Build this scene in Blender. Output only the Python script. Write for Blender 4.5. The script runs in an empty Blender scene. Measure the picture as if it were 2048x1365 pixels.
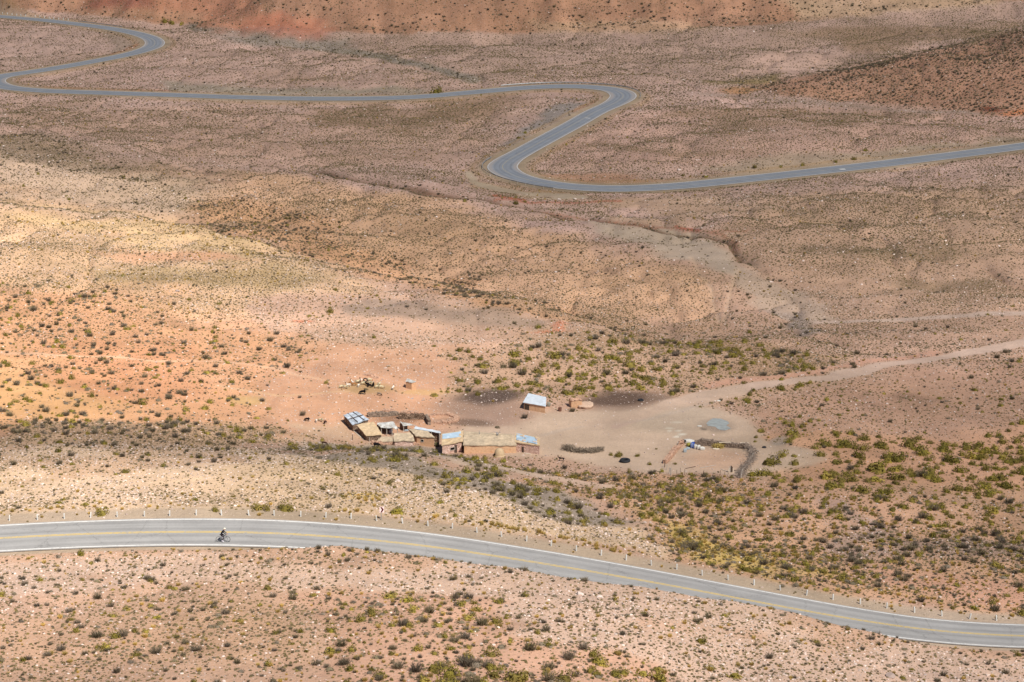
import bpy, bmesh, math, random
import numpy as np
from mathutils import Vector, Matrix
R = math.radians
rng = np.random.default_rng(11)
random.seed(5)
scene = bpy.context.scene
COL = scene.collection

# ------------------------------------------------------------------ camera
CAMZ, PITCH, FPX = 94.0, R(18.0), 70.0 / 36.0 * 2048.0
cam_d = bpy.data.cameras.new('camera')
cam_d.lens = 70.0; cam_d.sensor_width = 36.0
cam_d.clip_start = 1.0; cam_d.clip_end = 9000.0
cam = bpy.data.objects.new('camera', cam_d); COL.objects.link(cam)
cam.location = (0, 0, CAMZ); cam.rotation_euler = (R(90) - PITCH, 0, 0)
scene.camera = cam
SP, CP = math.sin(PITCH), math.cos(PITCH)

def ray(u, v):
    a = (u - 1024.0) / FPX; b = -(v - 682.5) / FPX
    return np.array([a, CP + b * SP, -SP + b * CP])

def Pz(u, v, z):
    d = ray(u, v); t = (z - CAMZ) / d[2]
    return np.array([d[0] * t, d[1] * t, z])

def project(x, y, z):
    zc = z - CAMZ
    dep = y * CP - zc * SP
    up = y * SP + zc * CP
    dep = np.maximum(dep, 1e-3)
    return 1024.0 + FPX * x / dep, 682.5 - FPX * up / dep, dep

# ------------------------------------------------------------------ noise
def _hash(ix, iy, s):
    h = (ix.astype(np.int64) * 374761393 + iy.astype(np.int64) * 668265263 + s * 1274126177) & 0xFFFFFFFF
    h = ((h ^ (h >> 13)) * 1274126177) & 0xFFFFFFFF
    h = h ^ (h >> 16)
    return (h & 0xFFFF) / 65535.0

def vnoise(x, y, s=0):
    ix = np.floor(x); iy = np.floor(y); fx = x - ix; fy = y - iy
    fx = fx * fx * (3 - 2 * fx); fy = fy * fy * (3 - 2 * fy)
    ix = ix.astype(np.int64); iy = iy.astype(np.int64)
    a = _hash(ix, iy, s); b = _hash(ix + 1, iy, s); c = _hash(ix, iy + 1, s); d = _hash(ix + 1, iy + 1, s)
    return (a * (1 - fx) + b * fx) * (1 - fy) + (c * (1 - fx) + d * fx) * fy - 0.5

def fbm(x, y, s=0, o=4):
    r = 0; a = 1.0; f = 1.0
    for k in range(o):
        r = r + a * vnoise(x * f + 17.3 * k, y * f - 9.1 * k, s + k); a *= 0.5; f *= 2.03
    return r

def sstep(a, b, x):
    t = np.clip((x - a) / (b - a), 0, 1); return t * t * (3 - 2 * t)

# ------------------------------------------------------------------ roads (centre lines)
def spline(pts, step):
    p = np.array(pts, float)
    q = np.vstack([2 * p[0] - p[1], p, 2 * p[-1] - p[-2]])
    out = []
    for i in range(1, len(q) - 2):
        p0, p1, p2, p3 = q[i - 1], q[i], q[i + 1], q[i + 2]
        # centripetal catmull-rom
        t0 = 0; t1 = t0 + np.linalg.norm(p1 - p0) ** .5; t2 = t1 + np.linalg.norm(p2 - p1) ** .5; t3 = t2 + np.linalg.norm(p3 - p2) ** .5
        for t in np.linspace(t1, t2, 24, endpoint=False):
            A1 = (t1 - t) / (t1 - t0) * p0 + (t - t0) / (t1 - t0) * p1
            A2 = (t2 - t) / (t2 - t1) * p1 + (t - t1) / (t2 - t1) * p2
            A3 = (t3 - t) / (t3 - t2) * p2 + (t - t2) / (t3 - t2) * p3
            B1 = (t2 - t) / (t2 - t0) * A1 + (t - t0) / (t2 - t0) * A2
            B2 = (t3 - t) / (t3 - t1) * A2 + (t - t1) / (t3 - t1) * A3
            out.append((t2 - t) / (t2 - t1) * B1 + (t - t1) / (t2 - t1) * B2)
    out.append(p[-1]); out = np.array(out)
    L = np.concatenate([[0], np.cumsum(np.linalg.norm(np.diff(out[:, :2], axis=0), axis=1))])
    n = max(2, int(L[-1] / step)); s = np.linspace(0, L[-1], n)
    r = np.stack([np.interp(s, L, out[:, k]) for k in range(3)], 1)
    for _ in range(6):   # smooth
        r[1:-1] = .25 * r[:-2] + .5 * r[1:-1] + .25 * r[2:]
    return r

near_px = [(-420, 1112, .4), (-200, 1091, .2), (0, 1076.7, 0), (170, 1068.5, 0), (342, 1064.3, 0), (520, 1066, -.2), (680, 1075, -.5),
           (851, 1092.4, -1), (1022, 1117.4, -1.6), (1193, 1145.4, -2.3), (1348, 1172.7, -3), (1519, 1205, -3.8), (1690, 1236, -4.6),
           (1861, 1260.6, -5.4), (2048, 1272.5, -6.2), (2250, 1272, -7.1), (2480, 1262, -8)]
far_px = [(2420, 236, -48), (2250, 262, -50), (2048, 292, -52), (1768, 327.5, -53.6), (1500, 357.5, -55), (1330, 374, -55.6), (1213.6, 377.5, -56), (1125.7, 372, -56.2),
          (1073, 364, -56.4), (1029, 352, -56.5), (1004, 336, -56.6), (1016, 321, -56.8), (1040, 307, -57), (1095, 277, -57.6), (1148, 248.5, -58.2), (1193, 223, -58.8),
          (1234, 204, -59.2), (1247, 191, -59.4), (1228, 180, -59.6), (1180, 174.3, -59.8), (1125.8, 172.7, -60), (1055, 175.5, -60.3), (950, 184.4, -61),
          (820, 194.8, -62.4), (657, 197.6, -63.6), (493, 195.2, -64.6), (330, 189.8, -65.6), (175, 185, -67), (88, 181.8, -67.8), (25, 176.5, -68.4),
          (-8, 168.5, -68.8), (-14, 161, -69), (2, 153, -69.3), (36, 147.6, -69.6), (88, 140.2, -70), (175, 125.2, -70.6), (263, 107.5, -71.3),
          (302, 95, -71.7), (310, 86, -72), (300, 76, -72.5), (263, 65, -73.2), (219, 57, -74), (175, 51, -75), (88, 40.8, -77), (0, 33.2, -79), (-120, 25, -81), (-300, 15, -84)]
NR = spline([Pz(*p) for p in near_px], 1.0)
FR = spline([Pz(*p) for p in far_px], 1.6)

def normals2(r):
    t = np.gradient(r[:, :2], axis=0); t /= np.linalg.norm(t, axis=1)[:, None]
    return np.stack([-t[:, 1], t[:, 0]], 1)   # left of travel
NRn, FRn = normals2(NR), normals2(FR)
NRu = project(NR[:, 0], NR[:, 1], NR[:, 2])[0]
# cross fall: z change per metre to the left (= far side) of travel
NRt = np.interp(NRu, [0, 500, 1100, 1400, 2000], [.06, .06, .0, -.05, -.075])
FRt = np.zeros(len(FR))
NR_HALF, FR_HALF = 3.65, 4.3
FRu, FRv, FRd = project(FR[:, 0], FR[:, 1], FR[:, 2])
_hair = np.exp(-((FRu - 1004) ** 2 / 45 ** 2 + (FRv - 336) ** 2 / 20 ** 2)) * .9 + np.exp(-((FRu - 1240) ** 2 / 45 ** 2 + (FRv - 190) ** 2 / 16 ** 2)) * 1.2 \
    + np.exp(-((FRu + 10) ** 2 / 45 ** 2 + (FRv - 161) ** 2 / 14 ** 2)) * 1.2 + np.exp(-((FRu - 305) ** 2 / 45 ** 2 + (FRv - 87) ** 2 / 18 ** 2)) * .7
FRw = FR_HALF + _hair
NRw = np.full(len(NR), NR_HALF)

# ------------------------------------------------------------------ terrain anchors (pixel direction + height)
A = """-200 1365 9.4;300 1365 9.3;800 1365 8.5;1300 1365 5.2;1800 1365 -1.4;2250 1365 -3;0 1230 5.4;400 1230 5.3;800 1230 4.7;1300 1255 2.6;-300 1230 5.5
0 900 -9.3;0 950 -5.7;0 1000 -2.5;300 900 -9.6;300 950 -6;500 950 -6.3;500 900 -10.4;500 1000 -2.9;650 900 -11.2;800 950 -8;800 903 -11.5;900 960 -8.3;900 912 -11.8;1000 965 -9.0;1000 940 -10.9;1130 990 -9;-300 900 -9;-300 980 -3
0 880 -12;0 800 -16;0 720 -20;0 640 -22;0 550 -24;0 470 -26;0 405 -29;300 850 -16;300 750 -20.5;300 640 -24;300 540 -27;330 455 -31;150 600 -23.2;160 430 -30
550 880 -19;550 800 -22;550 700 -24.5;550 600 -28;560 508 -32;430 478 -31.5;400 700 -23
-250 600 -20;-250 450 -22;-250 300 -38;-250 900 -8;-250 750 -16
680 893 -23;800 900 -24.3;900 907 -24.5;1060 912 -24;1200 905 -24;1400 900 -23.5;1250 830 -24.5;1050 815 -24.5;800 780 -24.3;700 780 -23.5;1450 850 -24.5;1300 790 -25.5;1600 780 -26.5;1150 720 -27;900 700 -26.5;1400 700 -29.5;750 700 -25.5;1120 935 -23.6;700 830 -23.6;900 840 -24.5
640 536 -31;696 556 -30;760 577 -30;830 587 -30;905 595 -30;1042 611 -29.8;1127 635 -29.5;1195 657 -29.3;850 640 -28;1000 660 -27.8;700 620 -28
696 547 -42;830 579 -41.5;905 587 -40.5;1042 603 -39.5;1127 628 -36;1195 650 -33;560 497 -43.5;440 464 -43.5;330 444 -43;160 419 -42.5;0 393 -42;1300 660 -36;1270 690 -30.5
1200 560 -42;1200 500 -46;1150 440 -50;950 500 -45.5;900 450 -48;700 450 -47;700 505 -44.8;450 420 -46;400 350 -50;0 330 -44;0 250 -52;400 270 -55;700 300 -56;900 370 -54;850 260 -59;1300 300 -55;1300 250 -57.2;1600 280 -53.8;1800 250 -53.5;1600 220 -57
1500 400 -50;1900 380 -47;1500 500 -44;1900 500 -41;1600 600 -38.5;2000 620 -36;1700 700 -31.5;2048 685 -32.5;2000 800 -27.5;1800 850 -25;2048 900 -23.5;2300 600 -35;2300 400 -44;2300 900 -22
1700 1100 -10.5;1700 1000 -16.2;1700 930 -21;1300 1080 -6.4;1300 1020 -10.4;1300 950 -22;1500 1100 -9;1500 1000 -17.2;1150 1030 -7.8;2048 1150 -11;2048 1050 -16.7;2048 970 -20.5;2300 1100 -14;1200 980 -14
600 130 -67;600 160 -66;1500 110 -62;1000 90 -67;1900 60 -62;1500 140 -61;1250 130 -63;300 150 -68.8;150 95 -74;800 100 -67.5;1400 185 -60;700 180 -64.2
0 22 -80;350 50 -77;700 68 -71;1000 67 -70;1300 60 -67;1550 48 -64;1800 22 -62;2048 2 -60;700 20 -62;700 -60 -45;1200 10 -59;1200 -60 -47;300 0 -66;1700 -40 -50;700 -150 -26;0 -60 -55;450 20 -66;1000 20 -60
1500 185 -60.5;1700 203 -58.5;1900 218 -57;2048 232 -55.5;1600 152 -56.5;1750 125 -51.5;1900 95 -45;2048 62 -37.5;1600 146 -61;1750 119 -61;1900 89 -61;2048 56 -60;2300 10 -25;2300 200 -50;1900 160 -50.5;2048 150 -46"""
anch = [Pz(*map(float, s.split())) for line in A.split('\n') for s in line.split(';')]
anch += [np.array(p, float) for p in [(0, 100, 30), (-80, 100, 32), (80, 100, 26), (0, 40, 62), (0, 0, 91), (-150, 60, 60), (150, 60, 50), (-220, 150, 14), (220, 150, 2), (0, -60, 93),
         (-400, 1500, 40), (0, 1500, 50), (400, 1500, 50), (-900, 2500, 150), (0, 2500, 150), (900, 2500, 150), (-700, 800, -20), (700, 800, -20), (-500, 500, 0), (500, 500, -20), (-400, 250, 5), (400, 250, -10)]]
for rd, n, t, st in ((NR, NRn, NRt, 9), (FR, FRn, FRt, 9)):
    for i in range(0, len(rd), st):
        for s in (-5.5, 5.5):
            anch.append(np.array([rd[i, 0] + n[i, 0] * s, rd[i, 1] + n[i, 1] * s, rd[i, 2] + t[i] * s]))
anch = np.array(anch)
SC = 100.0
def _U(r2):
    return np.where(r2 > 1e-12, .5 * r2 * np.log(np.maximum(r2, 1e-12)), 0)
X = anch[:, :2] / SC; n = len(X)
D2 = ((X[:, None] - X[None]) ** 2).sum(-1)
K = _U(D2) + np.eye(n) * 2e-4
Pm = np.hstack([np.ones((n, 1)), X])
M = np.zeros((n + 3, n + 3)); M[:n, :n] = K; M[:n, n:] = Pm; M[n:, :n] = Pm.T
W = np.linalg.solve(M, np.concatenate([anch[:, 2], np.zeros(3)]))
def tps(x, y):
    out = np.empty(len(x))
    for a in range(0, len(x), 20000):
        q = np.stack([x[a:a + 20000], y[a:a + 20000]], 1) / SC
        d2 = (q ** 2).sum(1)[:, None] + (X ** 2).sum(1)[None] - 2 * q @ X.T
        out[a:a + 20000] = _U(np.maximum(d2, 0)) @ W[:n] + W[n] + q @ W[n + 1:]
    return out

ALONG = None
def road_dist(x, y, rd, nn):
    """signed lateral distance (+ = left of travel) and nearest index"""
    global ALONG
    ALONG = np.zeros(len(x))
    best = np.full(len(x), 1e9); idx = np.zeros(len(x), int); sg = np.zeros(len(x))
    bb = (x > rd[:, 0].min() - 60) & (x < rd[:, 0].max() + 60) & (y > rd[:, 1].min() - 60) & (y < rd[:, 1].max() + 60)
    w = np.where(bb)[0]
    for a in range(0, len(w), 20000):
        k = w[a:a + 20000]
        d2 = (x[k, None] - rd[None, :, 0]) ** 2 + (y[k, None] - rd[None, :, 1]) ** 2
        i = d2.argmin(1)
        dx = x[k] - rd[i, 0]; dy = y[k] - rd[i, 1]
        best[k] = np.sqrt(d2[np.arange(len(k)), i]); idx[k] = i
        inn = (i > 0) & (i < len(rd) - 1)
        best[k] = np.where(inn & (best[k] < 25), np.abs(dx * nn[i, 0] + dy * nn[i, 1]), best[k])
        ALONG[k] = np.where(inn, dx * nn[i, 1] - dy * nn[i, 0], 0)
        sg[k] = np.sign(dx * nn[i, 0] + dy * nn[i, 1])
    return best, sg, idx

# ------------------------------------------------------------------ pixel polygons -> world masks
def poly_sd(u, v, pts, ys=1.0):
    """signed distance (px, + inside) to polygon; v stretched by ys"""
    p = np.array(pts, float); q = p.copy(); q[:, 1] *= ys; vv = v * ys
    d = np.full(len(u), 1e9); ins = np.zeros(len(u), bool)
    for i in range(len(q)):
        a = q[i]; b = q[(i + 1) % len(q)]
        e = b - a; wx = u - a[0]; wy = vv - a[1]
        t = np.clip((wx * e[0] + wy * e[1]) / (e @ e + 1e-9), 0, 1)
        d = np.minimum(d, (wx - e[0] * t) ** 2 + (wy - e[1] * t) ** 2)
        c = ((a[1] <= vv) & (b[1] > vv)) | ((b[1] <= vv) & (a[1] > vv))
        if c.any():
            xi = a[0] + (vv - a[1]) / (b[1] - a[1] + 1e-12) * e[0]
            ins ^= c & (u < xi)
    d = np.sqrt(d)
    return np.where(ins, d, -d)

def line_d(u, v, pts, ys=1.0):
    q = np.array(pts, float); q[:, 1] *= ys; vv = v * ys
    d = np.full(len(u), 1e9)
    for i in range(len(q) - 1):
        a = q[i]; b = q[i + 1]; e = b - a
        wx = u - a[0]; wy = vv - a[1]
        t = np.clip((wx * e[0] + wy * e[1]) / (e @ e + 1e-9), 0, 1)
        d = np.minimum(d, (wx - e[0] * t) ** 2 + (wy - e[1] * t) ** 2)
    return np.sqrt(d)

# ------------------------------------------------------------------ terrain mesh
th = np.concatenate([np.tan(np.radians(np.linspace(-34, -16.5, 40, endpoint=False))), np.linspace(math.tan(R(-16.5)), math.tan(R(16.5)), 620), np.tan(np.radians(np.linspace(16.5, 34, 41)[1:]))])
ys = np.concatenate([np.arange(6, 150, 4.), np.arange(150, 195, .9), np.arange(195, 300, .4), np.arange(300, 430, .6), np.arange(430, 860, 1.2), np.arange(860, 1180, 2.0), np.arange(1180, 1500, 20), np.arange(1500, 2501, 50)])
YY, TT = np.meshgrid(ys, th, indexing='ij')
gx = (YY * TT).ravel(); gy = YY.ravel()
# coarse evaluation of the smooth surface, then bilinear (the surface is smooth at this scale)
gz = tps(gx, gy)
gu, gv, gd = project(gx, gy, gz)
nd, ns, ni = road_dist(gx, gy, NR, NRn); n_al = ALONG
fd, fs, fi = road_dist(gx, gy, FR, FRn); f_al = ALONG
NRg = np.gradient(NR[:, 2]) / np.linalg.norm(np.gradient(NR[:, :2], axis=0), axis=1)
FRg = np.gradient(FR[:, 2]) / np.linalg.norm(np.gradient(FR[:, :2], axis=0), axis=1)
rough = sstep(5.5, 14, nd) * sstep(5, 14, fd)
vill = sstep(-30, 10, poly_sd(gu, gv, [(660, 740), (860, 740), (1000, 800), (1300, 780), (1560, 830), (1540, 960), (1100, 930), (900, 925), (680, 915)]))
near_cam = sstep(60, 140, gy)
hill = sstep(-5, 25, poly_sd(gu, gv, [(-400, 20), (350, 46), (700, 64), (1000, 63), (1550, 44), (2048, -2), (2500, -60), (2500, -900), (-400, -900)]))
rid = 1 - np.abs(fbm(gx / 26, gy / 52, 41, 4)) * 2
und = fbm(gx / 34, gy / 34, 3, 3) * 1.5 - .55 * np.clip(rid, 0, 1) ** 4 + fbm(gx / 9, gy / 9, 8, 3) * .38 + fbm(gx / 2.2, gy / 2.2, 21, 2) * .10
farm = sstep(330, 430, gy) * sstep(10, 50, fd) * (1 - hill)
gz = gz + farm * (fbm(gx / 85, gy / 55, 181, 3) * 3.2 - 1.0 * np.clip(rid, 0, 1) ** 4 + fbm(gx / 18, gy / 18, 185, 3) * .9) * near_cam
gz = gz + und * rough * (1 - .85 * vill) * np.where(gy > 420, 1.25, .8) * near_cam
gz += hill * (np.abs(fbm(gx / 40, gy / 90, 51, 4)) * -9 + fbm(gx / 12, gy / 12, 52, 3) * 1.5)
# cut bank on the uphill side of the near road
bankf = np.interp(NRu[ni], [400, 560, 700, 900, 1300, 1600, 1750, 1830, 1920], [0, 1.1, 1.7, 1.9, 1.8, 1.75, 1.5, .8, 0.05])
lat = nd * -ns
gz += np.where(ns < 0, bankf * sstep(4.3, 6.2, nd) * (1 - sstep(7, 30, nd)) * (1 + .5 * vnoise(gx / 5, gy / 5, 77)), 0)
# gullies
def gully(pts, wid, depth, ysx=2.0):
    d = line_d(gu + fbm(gx / 14, gy / 14, 31, 2) * 12, gv + fbm(gx / 14, gy / 14, 35, 2) * 5, pts, ysx)
    return depth * np.exp(-(d / wid) ** 2)
creek = [(430, 300), (540, 325), (640, 345), (740, 370), (880, 393), (960, 407), (1040, 419), (1110, 433), (1200, 448), (1290, 460), (1400, 470), (1465, 490), (1480, 515), (1520, 530), (1580, 560), (1620, 600)]
creek2 = [(390, 55), (480, 62), (600, 90), (680, 103), (760, 112), (860, 135), (950, 160)]
g_creek = gully(creek, 7, 1.0) * (1 - .8 * sstep(1470, 1560, gu)) * sstep(440, 640, gu) * (.75 + .5 * vnoise(gx / 9, gy / 9, 44))
gz -= 1.7 * g_creek * rough
g_creek2 = gully(creek2, 14, 1.0)
gz -= 1.6 * g_creek2 * rough
gul3 = gully([(1380, 520), (1420, 575), (1440, 640)], 5, 1.0) + gully([(1480, 535), (1455, 600), (1450, 640)], 5, 1.0)
gz -= .35 * gul3
gul4 = gully([(0, 255), (80, 262), (200, 290), (330, 325)], 7, 1.0)
gz -= 1.0 * gul4
# road bed
def bed(gz, d, sg, idx, rd, tilt, half):
    hz = rd[idx, 2] + FRg[idx] * f_al + tilt[idx] * np.clip(d * sg, -half[idx] - 2, half[idx] + 2) - .10
    w = 1 - sstep(half[idx] + 1.8, half[idx] + 4.6, d)
    return gz * (1 - w) + hz * w
keep = gz.copy()
gz = bed(gz, fd, fs, fi, FR, FRt, FRw)
wN = np.where(ns < 0, 1 - sstep(NR_HALF + .5, NR_HALF + 1.6 , nd), 1 - sstep(NR_HALF + 2.8, NR_HALF + 5, nd))
hzN = NR[ni, 2] + NRg[ni] * n_al + NRt[ni] * np.clip(nd * ns, -NR_HALF - 1, NR_HALF + 2.2) - .10
gz = gz * (1 - wN) + hzN * wN
GZ = gz.reshape(YY.shape)

def H(x, y):
    x = np.atleast_1d(np.asarray(x, float)); y = np.atleast_1d(np.asarray(y, float))
    j = np.interp(y, ys, np.arange(len(ys))); i = np.interp(x / y, th, np.arange(len(th)))
    j0 = np.clip(j.astype(int), 0, len(ys) - 2); i0 = np.clip(i.astype(int), 0, len(th) - 2)
    fj = j - j0; fi_ = i - i0
    return (GZ[j0, i0] * (1 - fi_) + GZ[j0, i0 + 1] * fi_) * (1 - fj) + (GZ[j0 + 1, i0] * (1 - fi_) + GZ[j0 + 1, i0 + 1] * fi_) * fj
def h1(x, y): return float(H(x, y)[0])

def ground(u, v, tmin=150.0):
    """first point where the view direction meets the terrain"""
    d = ray(u, v); t = np.arange(tmin, 1600, .5)
    z = CAMZ + d[2] * t; hz = H(d[0] * t, d[1] * t)
    k = np.argmax(z < hz)
    f = (z - hz)[k - 1] / ((z - hz)[k - 1] - (z - hz)[k] + 1e-9)
    tt = t[k - 1] + f * .5
    return np.array([d[0] * tt, d[1] * tt, CAMZ + d[2] * tt])
# ------------------------------------------------------------------ helpers: objects and materials
def lin(c):
    c = np.asarray(c, float) / 255.0
    return np.where(c <= .04045, c / 12.92, ((c + .055) / 1.055) ** 2.4)

def mesh_obj(name, verts, faces, m=None, parent=None, smooth=False):
    me = bpy.data.meshes.new(name)
    me.from_pydata([tuple(map(float, v)) for v in verts], [], [tuple(f) for f in faces])
    me.update()
    if smooth: me.polygons.foreach_set('use_smooth', [True] * len(me.polygons))
    o = bpy.data.objects.new(name, me); COL.objects.link(o)
    if m is not None: me.materials.append(m)
    if parent is not None: o.parent = parent
    return o

def tag(o, label=None, cat=None, group=None, kind=None):
    if label: o['label'] = label
    if cat: o['category'] = cat
    if group: o['group'] = group
    if kind: o['kind'] = kind
    return o

def empty(name, loc, rz=0.0, label=None, cat=None, group=None):
    o = bpy.data.objects.new(name, None); COL.objects.link(o)
    o.location = tuple(map(float, loc)); o.rotation_euler = (0, 0, rz); o.empty_display_size = .3
    return tag(o, label, cat, group)

class NT:
    def __init__(s, name):
        s.m = bpy.data.materials.new(name); s.m.use_nodes = True
        s.t = s.m.node_tree; s.b = s.t.nodes['Principled BSDF']; s.o = s.t.nodes['Material Output']
    def n(s, typ, **kw):
        x = s.t.nodes.new(typ)
        for k, v in kw.items():
            if k.startswith('i_'):
                key = k[2:]; key = int(key) if key.isdigit() else key
                x.inputs[key].default_value = v
            else: setattr(x, k, v)
        return x
    def l(s, a, b): s.t.links.new(a, b)
    def math(s, op, a, b=None, clamp=False):
        x = s.n('ShaderNodeMath', operation=op, use_clamp=clamp)
        for k, q in enumerate((a, b)):
            if q is None: continue
            if isinstance(q, (int, float)): x.inputs[k].default_value = q
            else: s.l(q, x.inputs[k])
        return x.outputs[0]
    def mix(s, f, a, b, typ='MIX'):
        x = s.n('ShaderNodeMix', data_type='RGBA', blend_type=typ)
        for k, q in ((0, f), (6, a), (7, b)):
            if isinstance(q, (int, float)): x.inputs[k].default_value = q
            elif isinstance(q, (tuple, list, np.ndarray)): x.inputs[k].default_value = tuple(q)[:3] + (1,)
            else: s.l(q, x.inputs[k])
        return x.outputs[2]
    def ramp(s, v, a, b):
        x = s.n('ShaderNodeMapRange', i_1=a, i_2=b); x.clamp = True
        s.l(v, x.inputs[0]); return x.outputs[0]

def mat(name, col, rough=.85, ns=8., var=.25, spec=.25, metal=0., coord='Object', bump=0., col2=None, f2=(.5, .7), s2=2.0):
    """plain weathered surface: colour broken by two noises, optional second colour in patches"""
    k = NT(name); b = k.b
    tc = k.n('ShaderNodeTexCoord'); c = tc.outputs[coord]
    n1 = k.n('ShaderNodeTexNoise', i_Scale=ns, i_Detail=5.0, i_Roughness=.65); k.l(c, n1.inputs['Vector'])
    f = k.n('ShaderNodeMapRange', i_1=.25, i_2=.75, i_3=1 - var, i_4=1 + var); k.l(n1.outputs[0], f.inputs[0])
    base = tuple(lin(col))
    if col2 is not None:
        n2 = k.n('ShaderNodeTexNoise', i_Scale=s2, i_Detail=6.0, i_Roughness=.6); k.l(c, n2.inputs['Vector'])
        base = k.mix(k.ramp(n2.outputs[0], *f2), base, lin(col2))
    cc = k.n('ShaderNodeVectorMath', operation='SCALE')
    if isinstance(base, tuple): cc.inputs[0].default_value = base
    else: k.l(base, cc.inputs[0])
    k.l(f.outputs[0], cc.inputs['Scale']); k.l(cc.outputs[0], b.inputs['Base Color'])
    b.inputs['Roughness'].default_value = rough; b.inputs['Specular IOR Level'].default_value = spec; b.inputs['Metallic'].default_value = metal
    if bump:
        bp = k.n('ShaderNodeBump', i_Strength=1.0, i_Distance=bump); k.l(n1.outputs[0], bp.inputs['Height']); k.l(bp.outputs[0], b.inputs['Normal'])
    return k.m

# ------------------------------------------------------------------ ground painting
KALB = .66     # photograph colour (sunlit, linear) -> albedo
N = len(gx)
gzf = GZ.ravel()
gu, gv, gd = project(gx, gy, gzf)
# wobble the outlines in world space so that patches have natural borders
s_px = FPX / np.maximum(gd, 50)
wu = gu + fbm(gx / 11, gy / 11, 91, 3) * 5.0 * s_px
wv = gv + fbm(gx / 13, gy / 13, 95, 3) * 2.4 * s_px
big = fbm(gx / 30, gy / 30, 111, 3) * 16 + fbm(gx / 6, gy / 6, 115, 3) * 5; big2 = fbm(gx / 34, gy / 34, 121, 3) * 16 + fbm(gx / 6, gy / 6, 125, 3) * 5
bu, bv = gu + big * s_px, gv + big2 * .36 * s_px
soil = np.tile(lin((196, 160, 138)), (N, 1))
CH = {k: np.zeros(N) for k in ('stone', 'tuft', 'green', 'grey', 'straw')}
SZ = np.ones(N)      # shrub size
def setall(m, col=None, fac=1.0, size=None, **ch):
    global soil, SZ
    if col is not None: soil = soil + (lin(col) - soil) * (m * fac)[:, None]
    for k, val in ch.items(): CH[k] = CH[k] + (val - CH[k]) * m
    if size is not None: SZ = SZ + (size - SZ) * m
def P(pts, soft=14, ysx=2.5, **kw):
    A_, B_ = (bu, bv) if soft >= 12 else (wu, wv)
    m = sstep(-soft * 1.9, soft * 1.9, poly_sd(A_, B_, pts, ysx)); setall(m, **kw); return m
def Ln(pts, w, soft=4, ysx=2.5, **kw):
    m = 1 - sstep(w - soft, w + soft, line_d(gu * .6 + wu * .4, gv * .6 + wv * .4, pts, ysx)); setall(m, **kw); return m
one = np.ones(N)
setall(one, stone=.3, tuft=.5, green=.03, grey=.06, straw=.02)
# far floor
P([(-900, -900), (3000, -900), (3000, 300), (2048, 420), (1500, 470), (1200, 470), (900, 420), (500, 340), (-900, 260)], 30, col=(190, 158, 146), stone=.5, tuft=.75, green=.004, grey=.05, straw=.05, size=.9)
P([(360, 60), (2048, 10), (2048, 60), (1500, 160), (1000, 170), (600, 100)], 25, col=(178, 149, 136), tuft=.8, stone=.25)
P([(1500, 115), (1700, 105), (1640, 140), (1480, 150)], 14, col=(206, 172, 158), tuft=.2, stone=.2)
P([(330, 90), (800, 120), (980, 170), (400, 180)], 14, col=(188, 156, 143), tuft=.6, stone=.5)
P([(0, 60), (180, 66), (250, 90), (150, 120), (0, 140)], 12, col=(186, 156, 144), tuft=.45, stone=.5)
P([(1060, 270), (1300, 210), (2048, 240), (2048, 290), (1500, 350), (1090, 350)], 20, col=(192, 157, 143), tuft=.85, stone=.4)
P([(0, 210), (900, 215), (1050, 200), (900, 340), (500, 320), (0, 250)], 20, col=(186, 153, 137), tuft=.85, stone=.35)
for q in ([(1150, 300), (1500, 305), (1460, 318), (1150, 315)], [(1300, 225), (1900, 235), (1800, 250), (1300, 240)], [(560, 205), (760, 208), (820, 260), (640, 250)], [(840, 195), (1010, 190), (960, 240), (820, 250)], [(630, 150), (680, 152), (680, 160), (620, 158)], [(1560, 60), (2048, 50), (2048, 80), (1700, 95)]):
    P(q, 14, col=(150, 122, 100), fac=.75, tuft=1.0)
# olive belts
P([(1400, 158), (1480, 160), (1560, 150), (1540, 172), (1420, 172)], 9, col=(138, 118, 84), tuft=1.0, grey=.4)
Ln(creek2, 14, 8, col=(140, 128, 116), grey=.45, stone=.7)
P([(430, 70), (700, 80), (700, 100), (520, 95)], 10, col=(150, 136, 126), grey=.3)
# plain left of the creek, centre
P([(500, 345), (900, 420), (1200, 480), (1440, 560), (1440, 650), (1200, 650), (900, 580), (560, 480), (330, 420)], 22, col=(206, 166, 136), stone=.4, tuft=.95, green=.005, grey=.05, size=.9)
P([(300, 420), (440, 400), (560, 420), (900, 560), (1250, 660), (1130, 640), (900, 590), (700, 550), (500, 480)], 18, col=(208, 162, 128), stone=.25, tuft=.7, green=.14, grey=.7, size=.95)
P([(-200, 260), (100, 290), (300, 350), (450, 400), (330, 452), (0, 400), (-200, 380)], 20, col=(206, 176, 152), stone=.95, tuft=.7, grey=.12)
P([(0, 255), (60, 260), (180, 300), (330, 330), (460, 360), (350, 345), (150, 330), (0, 320)], 14, col=(150, 126, 106), tuft=.9, grey=.5, fac=.8)
# plain right of the creek
P([(1500, 400), (2100, 360), (2100, 640), (1650, 640), (1560, 560), (1470, 480)], 25, col=(190, 156, 134), stone=.5, tuft=.95, green=.004, grey=.04, size=.9)
for q in ([(1640, 480), (1900, 490), (2048, 500), (1800, 510), (1620, 495)], [(1500, 425), (1680, 430), (1750, 445), (1560, 440)], [(1750, 560), (2048, 555), (2048, 590), (1800, 585)]):
    P(q, 14, col=(146, 122, 98), fac=.7, tuft=1.0)
P([(1130, 400), (1330, 395), (1560, 420), (1480, 440), (1200, 430)], 14, col=(188, 156, 134), tuft=.3, stone=.5)
P([(1560, 660), (1700, 650), (2048, 655), (2048, 720), (1700, 730), (1560, 720)], 18, col=(196, 160, 138), stone=.5, tuft=.7, green=.02, grey=.12)
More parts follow.
